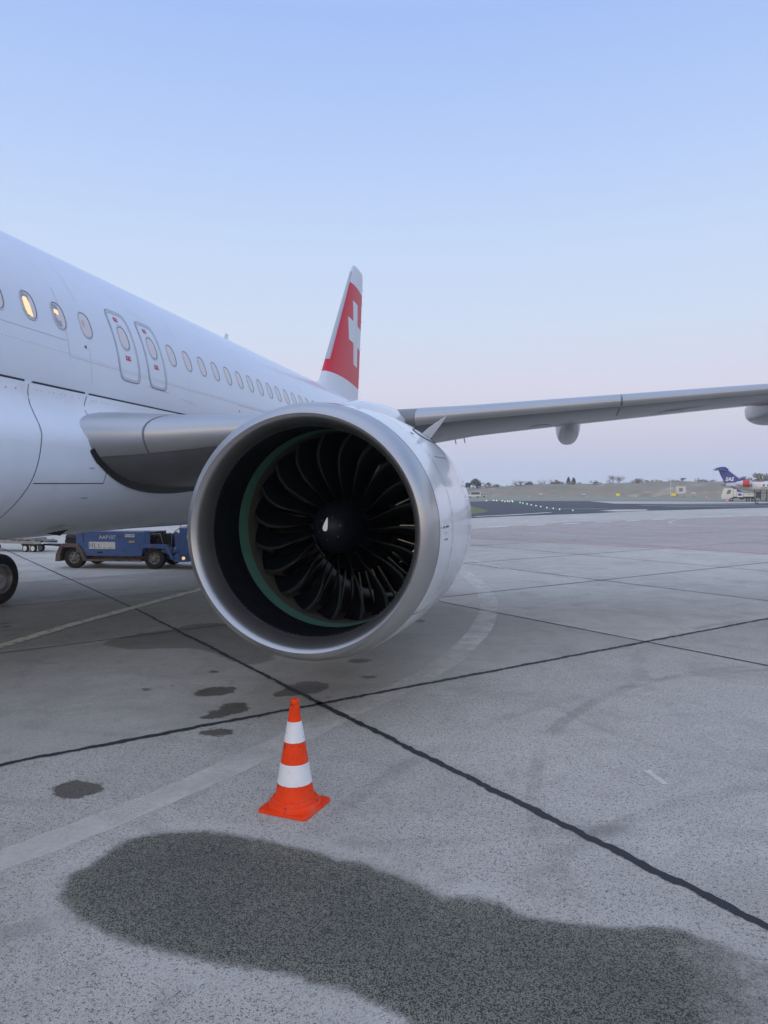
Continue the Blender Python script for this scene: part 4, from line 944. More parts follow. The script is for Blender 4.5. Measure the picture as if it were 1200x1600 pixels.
q.box((2.17, .05, .86), (.14, .08, .42)); q.prism([(2.86, .45), (3.12, .50), (3.12, 1.0), (3.02, 1.06), (2.96, 1.04), (3.0, .6)], .02, .08, 'y'); q.box((3.0, .7, .50), (.9, 1.3, .10)); q.box((3.9, .7, .68), (1.55, 1.4, .85)); q.box((3.6, .7, 1.13), (1.0, 1.3, .05))
body = q.build('body', M['blue'], ld, 30, bevel=.008)
q = MB(); q.prism([(-.52, .20), (-.50, .40), (-.36, .70), (.14, .70), (.24, .60), (.40, .30), (.40, .22), (.32, .22), (.20, .48), (.10, .60), (-.28, .60), (-.36, .42), (-.38, .20)], -.06, .34, 'y'); q.prism([(-.40, .62), (.1, .62), (.2, .50), (-.45, .50)], .34, 1.2, 'y')
q.build('fender', M['rust'], ld, 30, bevel=.008)
q = MB(); q.prism([(2.02, .62), (2.08, .70), (2.78, .70), (2.84, .62), (2.98, .28), (2.90, .28), (2.74, .58), (2.12, .60), (2.04, .52)], -.05, .32, 'y'); q.build('fender', M['blue'], ld, 30, bevel=.006)
q = MB(); q.box((1.2, .10, .24), (1.66, .30, .06)); q.box((1.2, .7, .30), (2.6, 1.1, .14)); q.build('running_board', M['rust'], ld, 30, bevel=.004)
q = MB(); q.box((2.55, .5, .82), (.62, .6, .30)); q.box((2.45, .3, .98), (.25, .3, .14), .2); q.box((2.75, .25, .75), (.2, .2, .3))
for i in range(5): q.tube([(2.28 + i * .13, .12, .66), (2.36 + i * .12, .10, .9), (2.42 + i * .12, .2, 1.02)], .014, 6)
q.build('engine_bay', M['black'], ld, 30)
q = MB(); q.tube([(2.24, .02, .56), (2.26, .02, .98), (2.56, .02, 1.0), (2.66, .02, .68)], .012, 6); q.tube([(2.6, .0, .5), (2.88, .0, .56), (2.92, .0, .98)], .010, 6); q.tube([(2.9, .02, .4), (3.02, .02, .62)], .012, 6); q.build('hand_rail', M['grime'], ld)
q = MB(); q.lathe([(-.30, .05), (-.26, .10), (-.05, .11), (.1, .13), (.14, .10)], (-.05, .25, .86), 'x', 18, cap=(True, True)); q.box((-.12, .3, .76), (.4, .35, .10)); q.build('hydraulic_motor', M['black'], ld)
for cx_ in (0, WB):
    for cy_ in (.13, 1.38):
        q = MB(); q.lathe([(-.10, .17), (-.115, .25), (-.09, .295), (0, .305), (.09, .295), (.115, .25), (.10, .17)], (cx_, cy_, .305), 'y', 40); q.lathe([(-.10, .172), (-.075, .165), (-.06, .12), (-.085, .06), (-.11, .05), (-.115, .0)], (cx_, cy_, .305), 'y', 30, mi=1)
        for k in range(6): a = k * math.pi / 3; q.lathe([(-.085, .001), (-.085, .02), (-.05, .02)], (cx_ + .115 * math.cos(a), cy_, .305 + .115 * math.sin(a)), 'y', 8, mi=2)
        q.build('wheel', [M['rubber'], M['grime'], M['black']], ld, 40)
q = MB(); q.prism([(.0, 1.03), (.1, 1.06), (3.2, 1.30), (4.9, 1.50), (4.9, 1.36), (.1, 1.02)], .35, .42, 'y'); q.prism([(.0, 1.03), (.1, 1.06), (3.2, 1.30), (4.9, 1.50), (4.9, 1.36), (.1, 1.02)], 1.1, 1.17, 'y')
q.build('conveyor_boom', M['blue'], ld, 30)
q = MB(); q.prism([(.0, 1.05), (4.95, 1.46), (4.95, 1.42), (.0, 1.01)], .43, 1.09, 'y'); q.build('conveyor_belt', M['black'], ld, 30)
q = MB(); q.box((.86, -.004, .66), (.78, .006, .20)); q.box((1.68, -.004, .94), (.28, .006, .085)); plate = q.build('plate', M['plate'], ld, 0)
q = MB(); q.box((1.74, -.004, .77), (.17, .006, .05)); q.build('warning_plate', M['yellow'], ld, 0)
text_mesh('fleet_number', 'AAP107', .155, (1.02, -.008, .885), (R(90), 0, 0), M['plate'], ld, .002, sx=.95)
text_mesh('plate_writing', 'RLC 0054', .06, (1.68, -.009, .94), (R(90), 0, 0), M['black'], ld, .001)
q = MB()
for x0, z0, x1, z1 in ((.50, .60, .50, .73), (.58, .60, .58, .73), (.50, .66, .58, .66), (.64, .60, .64, .72), (.64, .60, .70, .60), (.76, .60, .76, .70), (.76, .60, .84, .61), (.9, .60, .97, .60), (1.05, .59, 1.15, .60)): q.tube([(x0, -.010, z0), (x1, -.010, z1)], .006, 4)
q.build('worn_writing', M['black'], ld, 0)
q = MB(); q.box((.80, -.004, .46), (.16, .008, .05)); q.box((1.5, -.004, .52), (.03, .01, .03)); q.box((.3, -.004, .9), (.02, .006, .3)); q.build('recess', M['black'], ld, 0)
q = MB(); q.lathe([(0, .045), (-.03, .045), (-.05, .02), (-.052, 0)], (3.25, .0, .32), 'y', 18); q.build('lamp', mat('lit_lamp', (1.0, .72, .35), .3, emit=.6), ld)
q = MB(); q.tube([(3.0, .4, 1.1), (3.02, .35, 1.3), (3.3, .3, 1.42), (3.6, .3, 1.44)], .02, 6); q.tube([(3.1, .5, 1.1), (3.3, .5, 1.3), (3.6, .5, 1.34)], .015, 6); q.tube([(2.9, .2, 1.05), (3.1, .2, 1.18), (3.4, .2, 1.22)], .02, 6); q.build('hose', M['plate'], ld)
q = MB(); q.box((3.5, .0, .92), (.3, .02, .10)); q.build('side_plate', M['plate'], ld, 0)

# flatbed baggage dolly further back on the left
P1 = [(-10.27, 22.81)][0]
M['deck'] = mat('worn_deck', (.27, .26, .25), 0.6, metal=.2, vary=.35, vscale=5)
cart = empty('baggage_dolly', (P1[0], P1[1], 0), R(-4), label='low flatbed baggage dolly behind the landing gear wheel at the far left', cat='dolly'); cart.scale = (.62, .62, .62)
q = MB(); q.box((-1.6, .7, .62), (4.4, 1.4, .07)); q.box((-1.6, .03, .54), (4.4, .06, .12)); q.box((-1.6, 1.37, .54), (4.4, .06, .12))
for k in range(9): q.tube([(-3.6 + k * .5, .05, .68), (-3.6 + k * .5, 1.35, .68)], .035, 8)
q.box((-.9, .7, .76), (1.6, 1.2, .10)); q.build('deck', M['deck'], cart, 30, bevel=.006)
q = MB(); q.box((-.3, .3, .42), (.9, .5, .12)); q.box((-.55, .1, .50), (.5, .1, .16)); q.tube([(.2, .7, .42), (1.6, .7, .36)], .05, 8); q.box((.9, .7, .42), (.9, .4, .10)); q.box((.45, .05, .64), (.5, .08, .12)); q.tube([(1.5, .7, .36), (1.8, .7, .42)], .07, 8); q.build('drawbar', M['black'], cart, 30)
for x in (0, -.55, -3.2, -3.7):
    for y in (.12, .75):
        q = MB(); q.lathe([(-.07, .14), (-.08, .19), (0, .22), (.08, .19), (.07, .14)], (x, y, .22), 'y', 30); q.lathe([(-.075, .15), (-.05, .12), (-.075, .05), (-.08, 0)], (x, y, .22), 'y', 20, mi=1); q.build('wheel', [M['rubber'], M['plate']], cart, 40)

# ------------------------------------------------------------------ far apron: small jet, truck, cart, cones, person
JB = [(47.11, 176.11)][0]; JA = -math.atan2(JB[0] - 7.66, JB[1])      # broadside to the apron
c_, s_ = math.cos(JA), math.sin(JA)
def jl(x, y): return (JB[0] + c_ * x - s_ * y, JB[1] + s_ * x + c_ * y)
M['jet_white'] = mat('jet_white', (.66, .65, .63), 0.35, coat=.3, vary=.05, vscale=1)
M['navy'] = mat('tail_navy', (.018, .040, .30), 0.45, coat=.1)
M['jet_red'] = mat('nacelle_red', (.56, .035, .03), 0.4)
jx, jy = jl(0, 2.6)
jet = empty('regional_jet', (jx, jy, 0), JA, label='small distant jet with dark blue tail lettered SAS and red engine cowl', cat='regional jet')
q = MB(); rings = []
for x in (0, .5, 1.2, 2.2, 3.5, 5, 7, 9, 14, 20, 25, 28, 30.5, 32, 32.6):
    if x < 9: k = .12 + .88 * min(1, (x / 8)) ** .75; z = 3.15 + .55 * (1 - min(1, x / 8)) ** 1.2
    elif x < 25: k = 1; z = 3.15
    else: t = (x - 25) / 7.6; k = math.sqrt(max(.0, 1 - t ** 2.2)); z = 3.15 - .35 * t * t
    rings.append([(x, 1.34 * k * math.cos(a), z + 1.34 * k * math.sin(a)) for a in np.linspace(0, 2 * math.pi, 33)[:-1]])
q.loft(rings); q.build('fuselage', M['jet_white'], jet, 40)
q = MB(); q.tube([(-.6, 0, 3.6), (.3, 0, 3.7)], [.10, .26], 12); q.build('tail_cone', M['grime'], jet)
fl = [(.15, 3.95), (.4, 4.2), (3.0, 4.40), (4.7, 4.85), (3.05, 5.25), (.75, 7.15), (.4, 7.35), (-1.25, 7.05), (-.9, 6.0)]
q = MB(); q.prism([(x, z) for x, z in fl], -.10, .10, 'y'); q.build('tail_fin', M['navy'], jet, 30)
q = MB(); q.prism([(3.35, 4.93), (.80, 7.10), (.62, 7.10), (3.05, 5.03)], -.12, .12, 'y'); q.build('fin_edge', M['jet_white'], jet, 30)
q = MB()
for sg in (1, -1):
    q.loft([[(a * k + o_, sg * y, 7.10 + b_ * k) for a, b_ in ((-2.0, 0), (-1.0, .10), (.4, .14), (.9, 0), (.4, -.10), (-1.0, -.08))] for y, k, o_ in ((0, 1.0, 0), (1.5, .8, -.5), (4.2, .4, -1.8))])
q.build('tailplane', M['navy'], jet, 30)
q = MB(); q.prism([(-1.6, 7.05), (.4, 7.08), (.9, 7.2), (.2, 7.75), (-.3, 7.8), (-.9, 7.75), (-2.0, 7.5)], -.18, .18, 'y'); q.build('tail_bullet', M['navy'], jet, 30, bevel=.05)
q = MB(); q.loft([[(a * k + o_, -y, 7.0 + b_ * k + .04 * y) for a, b_ in ((-1.6, 0), (0, .10), (.8, 0), (0, -.10))] for y, k, o_ in ((0.2, 1.0, 0), (4.2, .4, -1.6))]); q.build('tailplane_underside', M['jet_white'], jet, 30)
text_mesh('tail_lettering', 'SAS', 1.15, (1.0, -.13, 4.95 + .0), (R(90), 0, 0), M['mark_white'], jet, .01, shear=.25, offset=.045, sx=.92)
q = MB(); q.prism([(1.2, 3.4), (1.5, 3.5), (3.4, 2.3), (3.9, 1.95), (2.9, 2.15)], -1.30, -1.10, 'y'); q.build('fuselage_stripe', M['navy'], jet, 30)
for sy in (-1, 1):
    q = MB(); q.lathe([(-2.2, .35), (-1.3, .55), (-.9, .68)], (4.6, sy * 2.1, 4.0), 'x', 28); q.lathe([(1.0, .55), (.9, .45), (.5, .4), (.5, 0)], (4.6, sy * 2.1, 4.0), 'x', 28, mi=1); q.lathe([(.45, .76), (.9, .70), (1.0, .62), (1.0, .55)], (4.6, sy * 2.1, 4.0), 'x', 28, mi=2)
    e_ = q.build('engine', [M['jet_white'], M['black'], M['slat']], jet, 40)
    q = MB(); q.lathe([(-.9, .685), (-.3, .76), (.2, .78), (.45, .765)], (4.6, sy * 2.1, 4.0), 'x', 28); q.build('cowl_band', M['jet_red'], e_, 40)
    q = MB(); q.box((4.0, sy * 1.5, 3.95), (2.6, 1.0, .25)); q.build('pylon', M['jet_white'], jet, 30)
q = MB(); q.prism([(6.6, 4.40), (8.2, 4.40), (7.8, 4.54), (6.9, 4.54)], -.35, .35, 'y'); q.build('red_crown_patch', M['jet_red'], jet, 30)
for x in np.arange(7.9, 27, .85): q = MB(); q.box((x, -1.31, 3.55), (.28, .06, .42)); q.build('window', M['seam'], jet, 0)
text_mesh('registration', 'EI-FPM', .42, (8.0, -1.345, 3.0), (R(90), 0, 0), M['seam'], jet, .01)
q = MB()
for sy in (-1, 1): q.loft([[(13.5 + sw + a * c2, sy * y, z + b_ * c2) for a, b_ in ((0, 0), (.3, .06), (.9, .05), (1, 0), (.9, -.04), (.3, -.04))] for y, c2, sw, z in ((.6, 4.4, -2, 2.2), (12, 1.3, -5.5, 3.0))])
q.build('wing', M['jet_white'], jet, 30)
for x, y in ((12.5, -1.9), (12.5, 1.9), (28.5, 0)):
    q = MB(); q.tube([(x, y, .4), (x, y * .9, 2.2)], .1, 8); q.lathe([(-.15, .0), (-.15, .3), (-.1, .4), (.1, .4), (.15, .3), (.15, 0)], (x, y, .4), 'y', 20, mi=1); q.build('landing_gear', [M['strut'], M['rubber']], jet, 40)

tp = [(47.33, 171.86)][0]
tk = empty('service_truck', (tp[0], tp[1], 0), JA, label='small white service truck parked in front of the distant jet tail', cat='truck')
M['truck_white'] = mat('truck_cream', (.62, .64, .58), 0.35, coat=.3)
M['glass'] = mat('dark_glass', (.03, .05, .06), 0.1, coat=1)
q = MB(); q.prism([(-1.75, .55), (-1.75, 1.25), (-1.35, 2.75), (-1.1, 2.88), (.62, 2.88), (.62, .85), (.2, .85), (.1, .55)], 0, 2.1, 'y'); q.build('cab', M['truck_white'], tk, 30, bevel=.04)
q = MB(); q.prism([(-.75, 1.65), (-.45, 2.55), (.25, 2.55), (.15, 1.95), (-.1, 1.65)], -.02, .0, 'y'); q.prism([(-1.72, 1.5), (-1.80, 1.5), (-1.44, 2.7), (-1.36, 2.7)], .15, 1.95, 'y'); q.build('cab_window', M['glass'], tk, 0)
q = MB(); q.box((2.2, 1.05, .85), (4.9, 1.1, .30)); q.box((-1.68, 1.05, .75), (.2, 2.0, .45)); q.box((2.3, .2, .65), (.8, .4, .4)); q.build('chassis', M['black'], tk, 30)
q = MB(); q.box((1.95, 1.05, 1.45), (1.2, 2.1, 1.05)); q.box((4.1, 1.05, 1.45), (2.9, 2.0, .65)); q.box((1.0, 1.05, 1.9), (.6, 2.0, 1.6)); q.build('tank_body', M['truck_white'], tk, 30, bevel=.03)
q = MB(); q.box((1.95, -.01, 1.52), (.62, .02, .50)); q.build('side_emblem', M['navy'], tk, 0)
q = MB(); q.box((4.0, -.0 + .04, 1.55), (1.2, .02, .06)); q.build('side_writing', M['black'], tk, 0)
for x in (.0, 3.2, 4.3):
    for y in (.12, 1.95): q = MB(); q.lathe([(-.14, .0), (-.13, .22), (-.14, .30), (-.1, .42), (.1, .42), (.14, .30), (.13, 0)], (x + .3, y, .42), 'y', 24); q.lathe([(-.145, .22), (-.12, .16), (-.145, .06), (-.145, 0)], (x + .3, y, .42), 'y', 16, mi=1); q.build('wheel', [M['rubber'], M['plate']], tk, 40)

cp = [(44.94, 142.13)][0]
ct = empty('baggage_cart', (cp[0], cp[1], 0), JA, label='dark open framed baggage cart at the right edge beside the jet', cat='cart')
M['cart_grey'] = mat('cart_dark_grey', (.085, .09, .09), 0.6, vary=.2, vscale=4)
q = MB(); q.box((1.6, .7, .62), (4.2, 1.4, .12)); q.build('deck', M['cart_grey'], ct, 30)
q = MB()
for x in (-.4, .6, 1.6, 2.6, 3.6):
    for y in (.02, 1.38): q.tube([(x, y, .65), (x, y, 2.5)], .05, 6)
for z in (1.0, 1.4, 1.8, 2.45):
    for y in (.02, 1.38): q.tube([(-.4, y, z), (3.6, y, z)], .035, 6)
q.build('frame', M['cart_grey'], ct, 30)
q = MB(); q.box((1.6, .7, 2.5), (4.2, 1.45, .06)); q.box((.25, .9, 1.55), (.9, .9, 1.2)); q.build('canopy', M['cart_grey'], ct, 30)
for x in (0, 2.7):
    for y in (.1, 1.3): q = MB(); q.lathe([(-.09, 0), (-.09, .18), (-.06, .26), (.06, .26), (.09, .18), (.09, 0)], (x, y, .26), 'y', 20); q.lathe([(-.095, .15), (-.095, 0)], (x, y, .26), 'y', 14, mi=1); q.build('wheel', [M['rubber'], M['plate']], ct, 40)

def person(loc, rz):
    bm = bmesh.new(); sl = bm.verts.layers.skin.verify(); V = {}
    J = {'pelvis': ((0, 0, .95), .15), 'waist': ((0, 0, 1.12), .13), 'chest': ((0, .01, 1.35), .16), 'neck': ((0, 0, 1.50), .06), 'head0': ((0, .01, 1.58), .085), 'head1': ((0, .01, 1.72), .075),
         'shl': ((-.19, 0, 1.42), .06), 'ell': ((-.26, -.02, 1.14), .045), 'hl': ((-.22, .16, .96), .035), 'shr': ((.19, 0, 1.42), .06), 'elr': ((.27, -.02, 1.14), .045), 'hr': ((.25, .10, .92), .035),
         'kl': ((-.11, .03, .50), .065), 'al': ((-.12, -.02, .09), .05), 'tl': ((-.12, .14, .04), .035), 'kr': ((.11, .06, .50), .065), 'ar': ((.12, .04, .09), .05), 'tr': ((.12, .20, .04), .035)}
    for k_, (p, r_) in J.items(): v = bm.verts.new(p); v[sl].radius = (r_, r_ * .8); V[k_] = v
    V['pelvis'][sl].use_root = True
    for a, b_ in (('pelvis', 'waist'), ('waist', 'chest'), ('chest', 'neck'), ('neck', 'head0'), ('head0', 'head1'), ('chest', 'shl'), ('shl', 'ell'), ('ell', 'hl'), ('chest', 'shr'), ('shr', 'elr'), ('elr', 'hr'), ('pelvis', 'kl'), ('kl', 'al'), ('al', 'tl'), ('pelvis', 'kr'), ('kr', 'ar'), ('ar', 'tr')): bm.edges.new((V[a], V[b_]))
    me_ = bpy.data.meshes.new('person'); bm.to_mesh(me_); bm.free(); me_.materials.append(mat('dark_workwear', (.03, .035, .05), .8))
    o = bpy.data.objects.new('person', me_); COL.objects.link(o); o.modifiers.new('skin', 'SKIN'); sb = o.modifiers.new('sub', 'SUBSURF'); sb.levels = 1; sb.render_levels = 2
    o.location = loc; o.rotation_euler = (0, 0, rz); tag(o, 'worker in a yellow green high visibility vest beside the baggage cart', 'person')
    q = MB(); q.loft([[(a * w_, b_ * d_, z) for a, b_ in ((1, 0), (.7, .7), (0, 1), (-.7, .7), (-1, 0), (-.7, -.7), (0, -1), (.7, -.7))] for z, w_, d_ in ((.92, .20, .16), (1.15, .185, .15), (1.38, .215, .165), (1.46, .16, .11))]); q.build('vest', mat('hi_vis_vest', (.42, .58, .10), .6), o, 60)
    q = MB(); q.lathe([(-.02, .088), (.05, .092), (.10, .07), (.125, 0)], (0, .01, 1.68), 'z', 16); q.build('hair', M['seam'], o)
    q = MB()
    for sx in (-.03, .03): q.box((sx, .088, 1.665), (.018, .01, .010))
    q.box((0, .105, 1.64), (.02, .03, .04)); q.box((0, .090, 1.60), (.04, .008, .008)); q.build('face', mat('skin_tone', (.42, .26, .19), .6), o)
pp = [(52.46, 164.08)][0]
person((pp[0], pp[1], 0), JA + math.pi)
for (px_, lab) in (([(45.24, 165.36)][0], 'tiny orange cone in front of the white truck'), ([(48.76, 200.40)][0], 'tiny orange cone standing alone left of the white truck')):
    cone('traffic_cone', (px_[0], px_[1], .03), 0, lab, 'traffic cones', 1.15)

# ------------------------------------------------------------------ airfield lights, signs and masts
M['green_light'] = mat('green_lamp', lin(190, 245, 215), .4, emit=1.15)
LP = [(-2.19, 156.92), (-0.72, 151.49), (0.19, 144.64), (0.48, 149.03), (1.01, 145.66), (1.86, 140.12), (1.21, 152.84), (3.46, 133.03), (4.17, 125.85), (5.03, 118.34), (5.79, 111.21), (6.55, 105.79), (7.25, 100.09), (8.02, 94.32), (8.76, 90.47), (9.43, 86.35), (10.72, 81.70), (-4.17, 154.52), (-3.06, 160.81)]
def stake_light(name, loc, lab, group, m_, h=.32, r=.13, cat='light'):
    o = empty(name, loc, 0, label=lab, cat=cat, group=group)
    q = MB(); q.lathe([(0, r * .9), (.03, r * .9), (.04, r * .35), (h * .6, r * .3)], (0, 0, 0), 'z', 12); q.build('base', M['yellow'], o)
    q = MB(); q.lathe([(h * .6, r * .6), (h * .7, r), (h * .95, r * .9), (h * 1.1, 0)], (0, 0, 0), 'z', 12); q.build('lamp', m_, o)
for i, (x, y) in enumerate(LP): d = math.hypot(x - 7.66, y); stake_light('taxiway_light', (x, y, .02), 'small glowing green lamp in the row along the taxiway', 'green taxiway lamps', M['green_light'], .22 * d / 110, .085 * d / 100)
M['lamp_white'] = mat('pale_lamp', (.6, .62, .65), .4, emit=.1)
for (x, y) in [(13.65, 261.07), (38.78, 266.58), (23.06, 274.19), (2.55, 264.05), (59.54, 256.15), (-9.39, 250.82)]: stake_light('edge_light', (x, y, .03), 'small pale edge light on stake in the far grass', 'pale edge lights', M['lamp_white'], .6, .24)
M['sign_yellow'] = mat('sign_yellow', (.72, .60, .05), .5, emit=.15)
for (p_, w_, h_, lab) in (([(36.59, 305.84)][0], 1.4, 1.1, 'small yellow taxiway sign in the far grass, the left one'), ([(59.57, 318.10)][0], 1.7, 1.2, 'small yellow taxiway sign in the far grass, below the white box')):
    o = empty('taxiway_sign', (p_[0], p_[1], 0), -.1, label=lab, cat='sign', group='yellow taxiway signs')
    q = MB(); q.box((0, 0, .35 + h_ / 2), (w_, .2, h_)); q.build('panel', M['sign_yellow'], o, 30, bevel=.03)
    q = MB(); q.box((-w_ * .35, 0, .2), (.1, .1, .4)); q.box((w_ * .35, 0, .2), (.1, .1, .4)); q.build('leg', M['grime'], o)
p_ = [(55.03, 275.56)][0]; o = empty('equipment_shelter', (p_[0], p_[1], 0), -.1, label='small white equipment box raised in front of the embankment', cat='box')
q = MB(); q.box((0, 0, 2.7), (3.2, 1.6, 2.6)); q.build('housing', M['plate'], o, 30, bevel=.05); q = MB(); q.box((0, -.81, 2.8), (1.2, .02, 1.2)); q.build('panel', M['grime'], o)
q = MB(); [q.box((x, 0, .7), (.2, .2, 1.5)) for x in (-1.2, 1.2)]; q.build('leg', M['grime'], o)
p_ = [(57.81, 314.06)][0]; o = empty('mast', (p_[0], p_[1], 0), 0, label='thin white mast standing before the embankment', cat='mast')
q = MB(); q.tube([(0, 0, 0), (0, 0, 7.6)], [.14, .08], 8); q.build('pole', M['plate'], o); q = MB(); q.tube([(-.6, 0, 6.6), (.6, 0, 6.6)], .07, 6); q.box((0, 0, 7.7), (.3, .3, .3)); q.build('crossarm', M['plate'], o)
for (p_, h_) in (([(21.41, 268.19)][0], 1.2), ([(6.50, 273.48)][0], 1.2), ([(58.52, 270.91)][0], 1.6)):
    o = empty('marker_post', (p_[0], p_[1], 0), 0, label='low white marker board in the far grass', cat='marker', group='white marker boards'); q = MB(); q.box((0, 0, h_), (1.2, .15, .4)); q.build('board', M['plate'], o); q = MB(); q.box((0, .1, h_ * .5), (.15, .1, h_)); q.build('post', M['grime'], o)

# cars parked far off behind the nacelle edge
car_m = [mat('car_white', (.65, .66, .68), .3, coat=.5), mat('car_silver', (.4, .42, .44), .3, coat=.5)]
for i, (px_, lab) in enumerate((([(-16.54, 259.87)][0], 'white van parked far off just right of the engine cowl'), ([(-14.90, 265.87)][0], 'silver car parked far off right of the white van'))):
    o = empty('parked_van' if i == 0 else 'parked_car', (px_[0], px_[1], 0), .1, label=lab, cat='van' if i == 0 else 'car'); hh = 2.1 if i == 0 else 1.45
    q = MB(); q.prism([(-2.3, .35), (-2.35, .9), (-1.5, 1.05), (-.9, hh), (2.1, hh), (2.3, 1.0), (2.3, .35)], -.9, .9, 'y'); q.build('body', car_m[i], o, 30, bevel=.06)
    q = MB(); q.prism([(-1.3, 1.1), (-.85, hh - .15), (1.9, hh - .15), (2.0, 1.1)], -.92, -.90, 'y'); q.build('window', M['glass'], o, 0)
    for x in (-1.4, 1.4):
        for y in (-.8, .8): q = MB(); q.lathe([(-.1, 0), (-.1, .3), (.1, .3), (.1, 0)], (x, y, .3), 'y', 16); q.build('wheel', M['rubber'], o)

# ------------------------------------------------------------------ trees and scrub on the embankment
M['bark'] = mat('bark', (.14, .12, .10), .9)
M['leaf_dark'] = mat('dark_foliage', (.075, .095, .07), .9, vary=.4, vscale=.9)
M['leaf_scrub'] = mat('scrub_foliage', (.27, .235, .175), .9, vary=.35, vscale=.9)
M['twig'] = mat('bare_twigs', (.28, .25, .22), .9)
def tree(name, x, y, z0, h, w_, kind, lab, cat='tree', group=None, n_=260):
    o = empty(name, (x, y, z0), random.uniform(0, 6), label=lab, cat=cat, group=group)
    q = MB(); q.tube([(0, 0, -.5), (.02 * h, 0, h * .45), (0, .02 * h, h * .85)], [.045 * h, .03 * h, .008 * h], 7)
    for k in range(9): a = k * 2.4; zz = h * (.25 + .06 * k); q.tube([(0, 0, zz), (math.cos(a) * w_ * .25, math.sin(a) * w_ * .25, zz + h * .12), (math.cos(a) * w_ * .42, math.sin(a) * w_ * .42, zz + h * .2)], [.014 * h, .009 * h, .003 * h], 5)
    q.build('trunk', M['bark'], o)
    q = MB()
    cl = [(rng.normal(0, .24) * w_, rng.normal(0, .24) * w_, h * rng.uniform(.25, .86)) for _ in range(9)]
    for k in range(n_):
        c0 = cl[rng.integers(len(cl))]; sp_ = .13 * w_
        if kind == 'evergreen': zz = h * rng.uniform(.12, 1.0); rr = w_ * .5 * (1.02 - zz / h) ** .7 * rng.uniform(.5, 1.05); a = rng.uniform(0, 6.28); p = Vector((rr * math.cos(a), rr * math.sin(a), zz))
        else: p = Vector((c0[0] + rng.normal(0, sp_), c0[1] + rng.normal(0, sp_), c0[2] + rng.normal(0, sp_ * .7)))
        if p.z < .05: p.z = .05
        if kind == 'bare':
            d = Vector((p.x, p.y, h * .35)).normalized() * rng.uniform(.1, .22) * h; q.tube([p - d * .5, p + d * .5], .010 * h, 3)
        else:
            s_ = rng.uniform(.05, .11) * w_; u = Vector(rng.normal(size=3)).normalized(); v = u.orthogonal().normalized(); q.add([p + u * s_, p + v * s_ * .7, p - u * s_, p - v * s_ * .7], [(0, 1, 2, 3)])
    q.build('crown', {'evergreen': M['leaf_dark'], 'bush': M['leaf_scrub'], 'dark': M['leaf_dark'], 'bare': M['twig']}[kind], o, 0)
def on_bank(px_x, top=True):
    """bearing of a picture column -> point on the crest of the embankment"""
    b_ = (px_x - 600) / F_PX; t = math.tan(math.atan(b_) - PSI); x = (7.66 + t * 349) / (1 + .22 * t); y = 349 - .22 * x
    return x, y, bank_h(x) - .1
TREES = [(732, 3.0, 3.2, 'dark', 'dark tree crown just right of the engine cowl, the smaller one'), (744.5, 4.6, 5.2, 'dark', 'dark round tree beside the engine cowl edge on the horizon'), (888, 3.2, 2.4, 'evergreen', 'dark conical evergreen left of the pair on the embankment crest'),
         (896, 2.9, 2.6, 'evergreen', 'dark conical evergreen right of the pair on the embankment crest'), (957.5, 4.6, 5.0, 'bare', 'bare spreading tree on the embankment crest, larger of two'), (967.5, 3.6, 4.2, 'bare', 'bare tree on the crest just right of the larger bare one')]
for x_, h_, w_, kd, lab in TREES:
    X_, Y_, Z_ = on_bank(x_); tree('evergreen_tree' if kd == 'evergreen' else ('bare_tree' if kd == 'bare' else 'tree'), X_, Y_, Z_, h_, w_, kd, lab, 'tree', 'trees on the embankment', 420 if kd != 'bare' else 170)
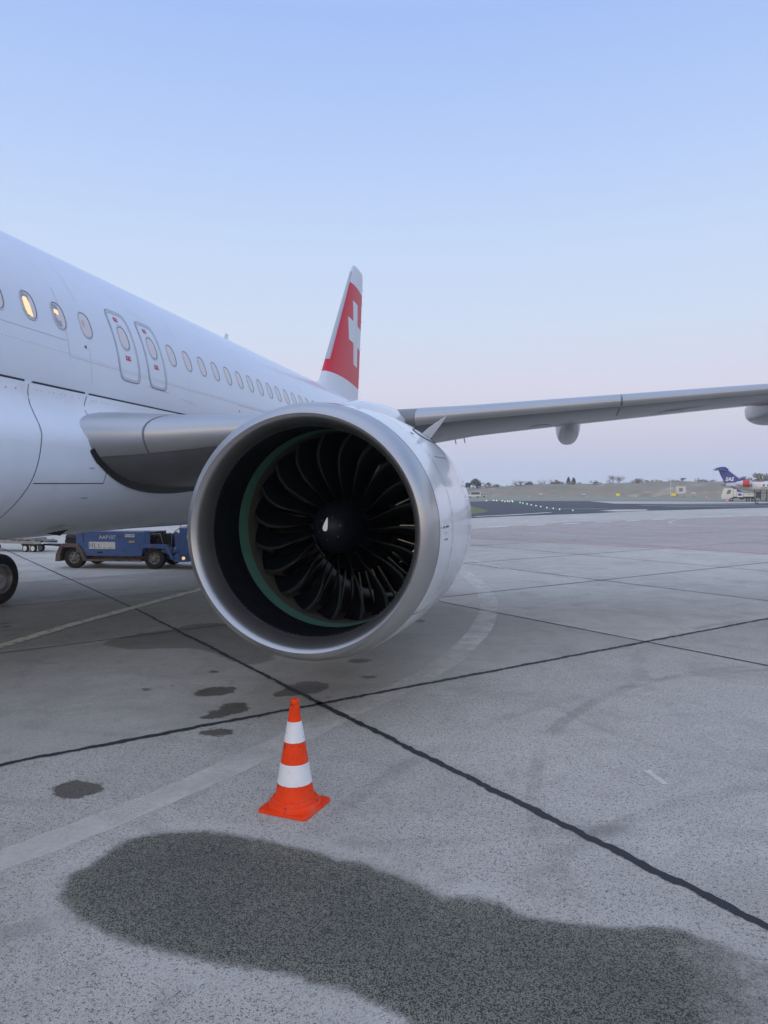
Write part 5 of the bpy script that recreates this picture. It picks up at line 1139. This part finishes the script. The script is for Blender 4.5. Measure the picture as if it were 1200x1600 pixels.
for x_, h_, w_, kd in ((763, 2.6, 3.6, 'bush'), (775, 1.6, 4, 'bush'), (805, 3.0, 3.6, 'bare'), (813, 2.4, 3.4, 'bush'), (828, 1.8, 4, 'bush'), (843, 2.2, 3, 'bare'), (851, 2.4, 3.2, 'bare'), (861, 2.6, 3, 'bare'), (870, 2.0, 3, 'bush'), (932, 1.2, 4, 'bush'), (996, 2.2, 3.2, 'bush'), (1019, 1.2, 1.2, 'bush'), (1066, 2.0, 2.0, 'bush'), (1086, 1.6, 1.6, 'bare'), (1163, 2.4, 3.0, 'bush'), (1184, 3.6, 4.0, 'bush'), (1200, 3.4, 4.0, 'bush')):
    X_, Y_, Z_ = on_bank(x_); tree('shrub', X_, Y_, Z_ - .2, h_, w_, kd, ('leafless twiggy bush' if kd == 'bare' else 'low leafy scrub bush') + ' along the crest of the embankment', 'bush', 'bushes along the embankment crest', 160 if kd == 'bush' else 90)
for k in range(44):                                  # low broken hedge along the crest
    X_, Y_, Z_ = on_bank(735 + k * 11.2 + random.uniform(-4, 4)); tree('hedge_bush', X_, Y_ + random.uniform(0, 8), Z_ - .2, random.uniform(.4, 1.1), random.uniform(2.5, 5.0), random.choice(['bush', 'bush', 'bare']), 'one of the low bushes making the broken line on the embankment top', 'bush', 'low bush line on the embankment top', 80)
for k in range(26):                                  # scrub on the slope
    x_ = 738 + k * 16 + random.uniform(-6, 6); b_ = (x_ - 600) / F_PX; t = math.tan(math.atan(b_) - PSI); yy = 335; X_ = (7.66 + t * yy) / (1 + .22 * t); Y_ = yy - .22 * X_; f_ = random.uniform(.1, .8)
    tree('shrub', X_, Y_ + 12 * f_, bank_h(X_) * f_ * .8, random.uniform(.6, 1.6), random.uniform(1.6, 4.5), 'bush', 'low brown shrub on the face of the embankment', 'shrub', 'shrubs on the embankment face', 60)

# ------------------------------------------------------------------ the clear evening air between the apron and the far embankment
if 0.0005 > 0:
    q = MB(); q.box((120, 150, 20), (1500, 620, 44)); hz = q.build('haze', mat('haze', (1, 1, 1)), smooth=0); tag(hz, 'thin evening haze over the airfield', kind='stuff')
    hm = hz.data.materials[0].node_tree; hm.nodes.remove(hm.nodes['Principled BSDF']); pv = hm.nodes.new('ShaderNodeVolumePrincipled'); pv.inputs['Color'].default_value = (.86, .90, .96, 1); pv.inputs['Density'].default_value = 0.0005
    hm.links.new(pv.outputs[0], [x for x in hm.nodes if x.type == 'OUTPUT_MATERIAL'][0].inputs['Volume'])
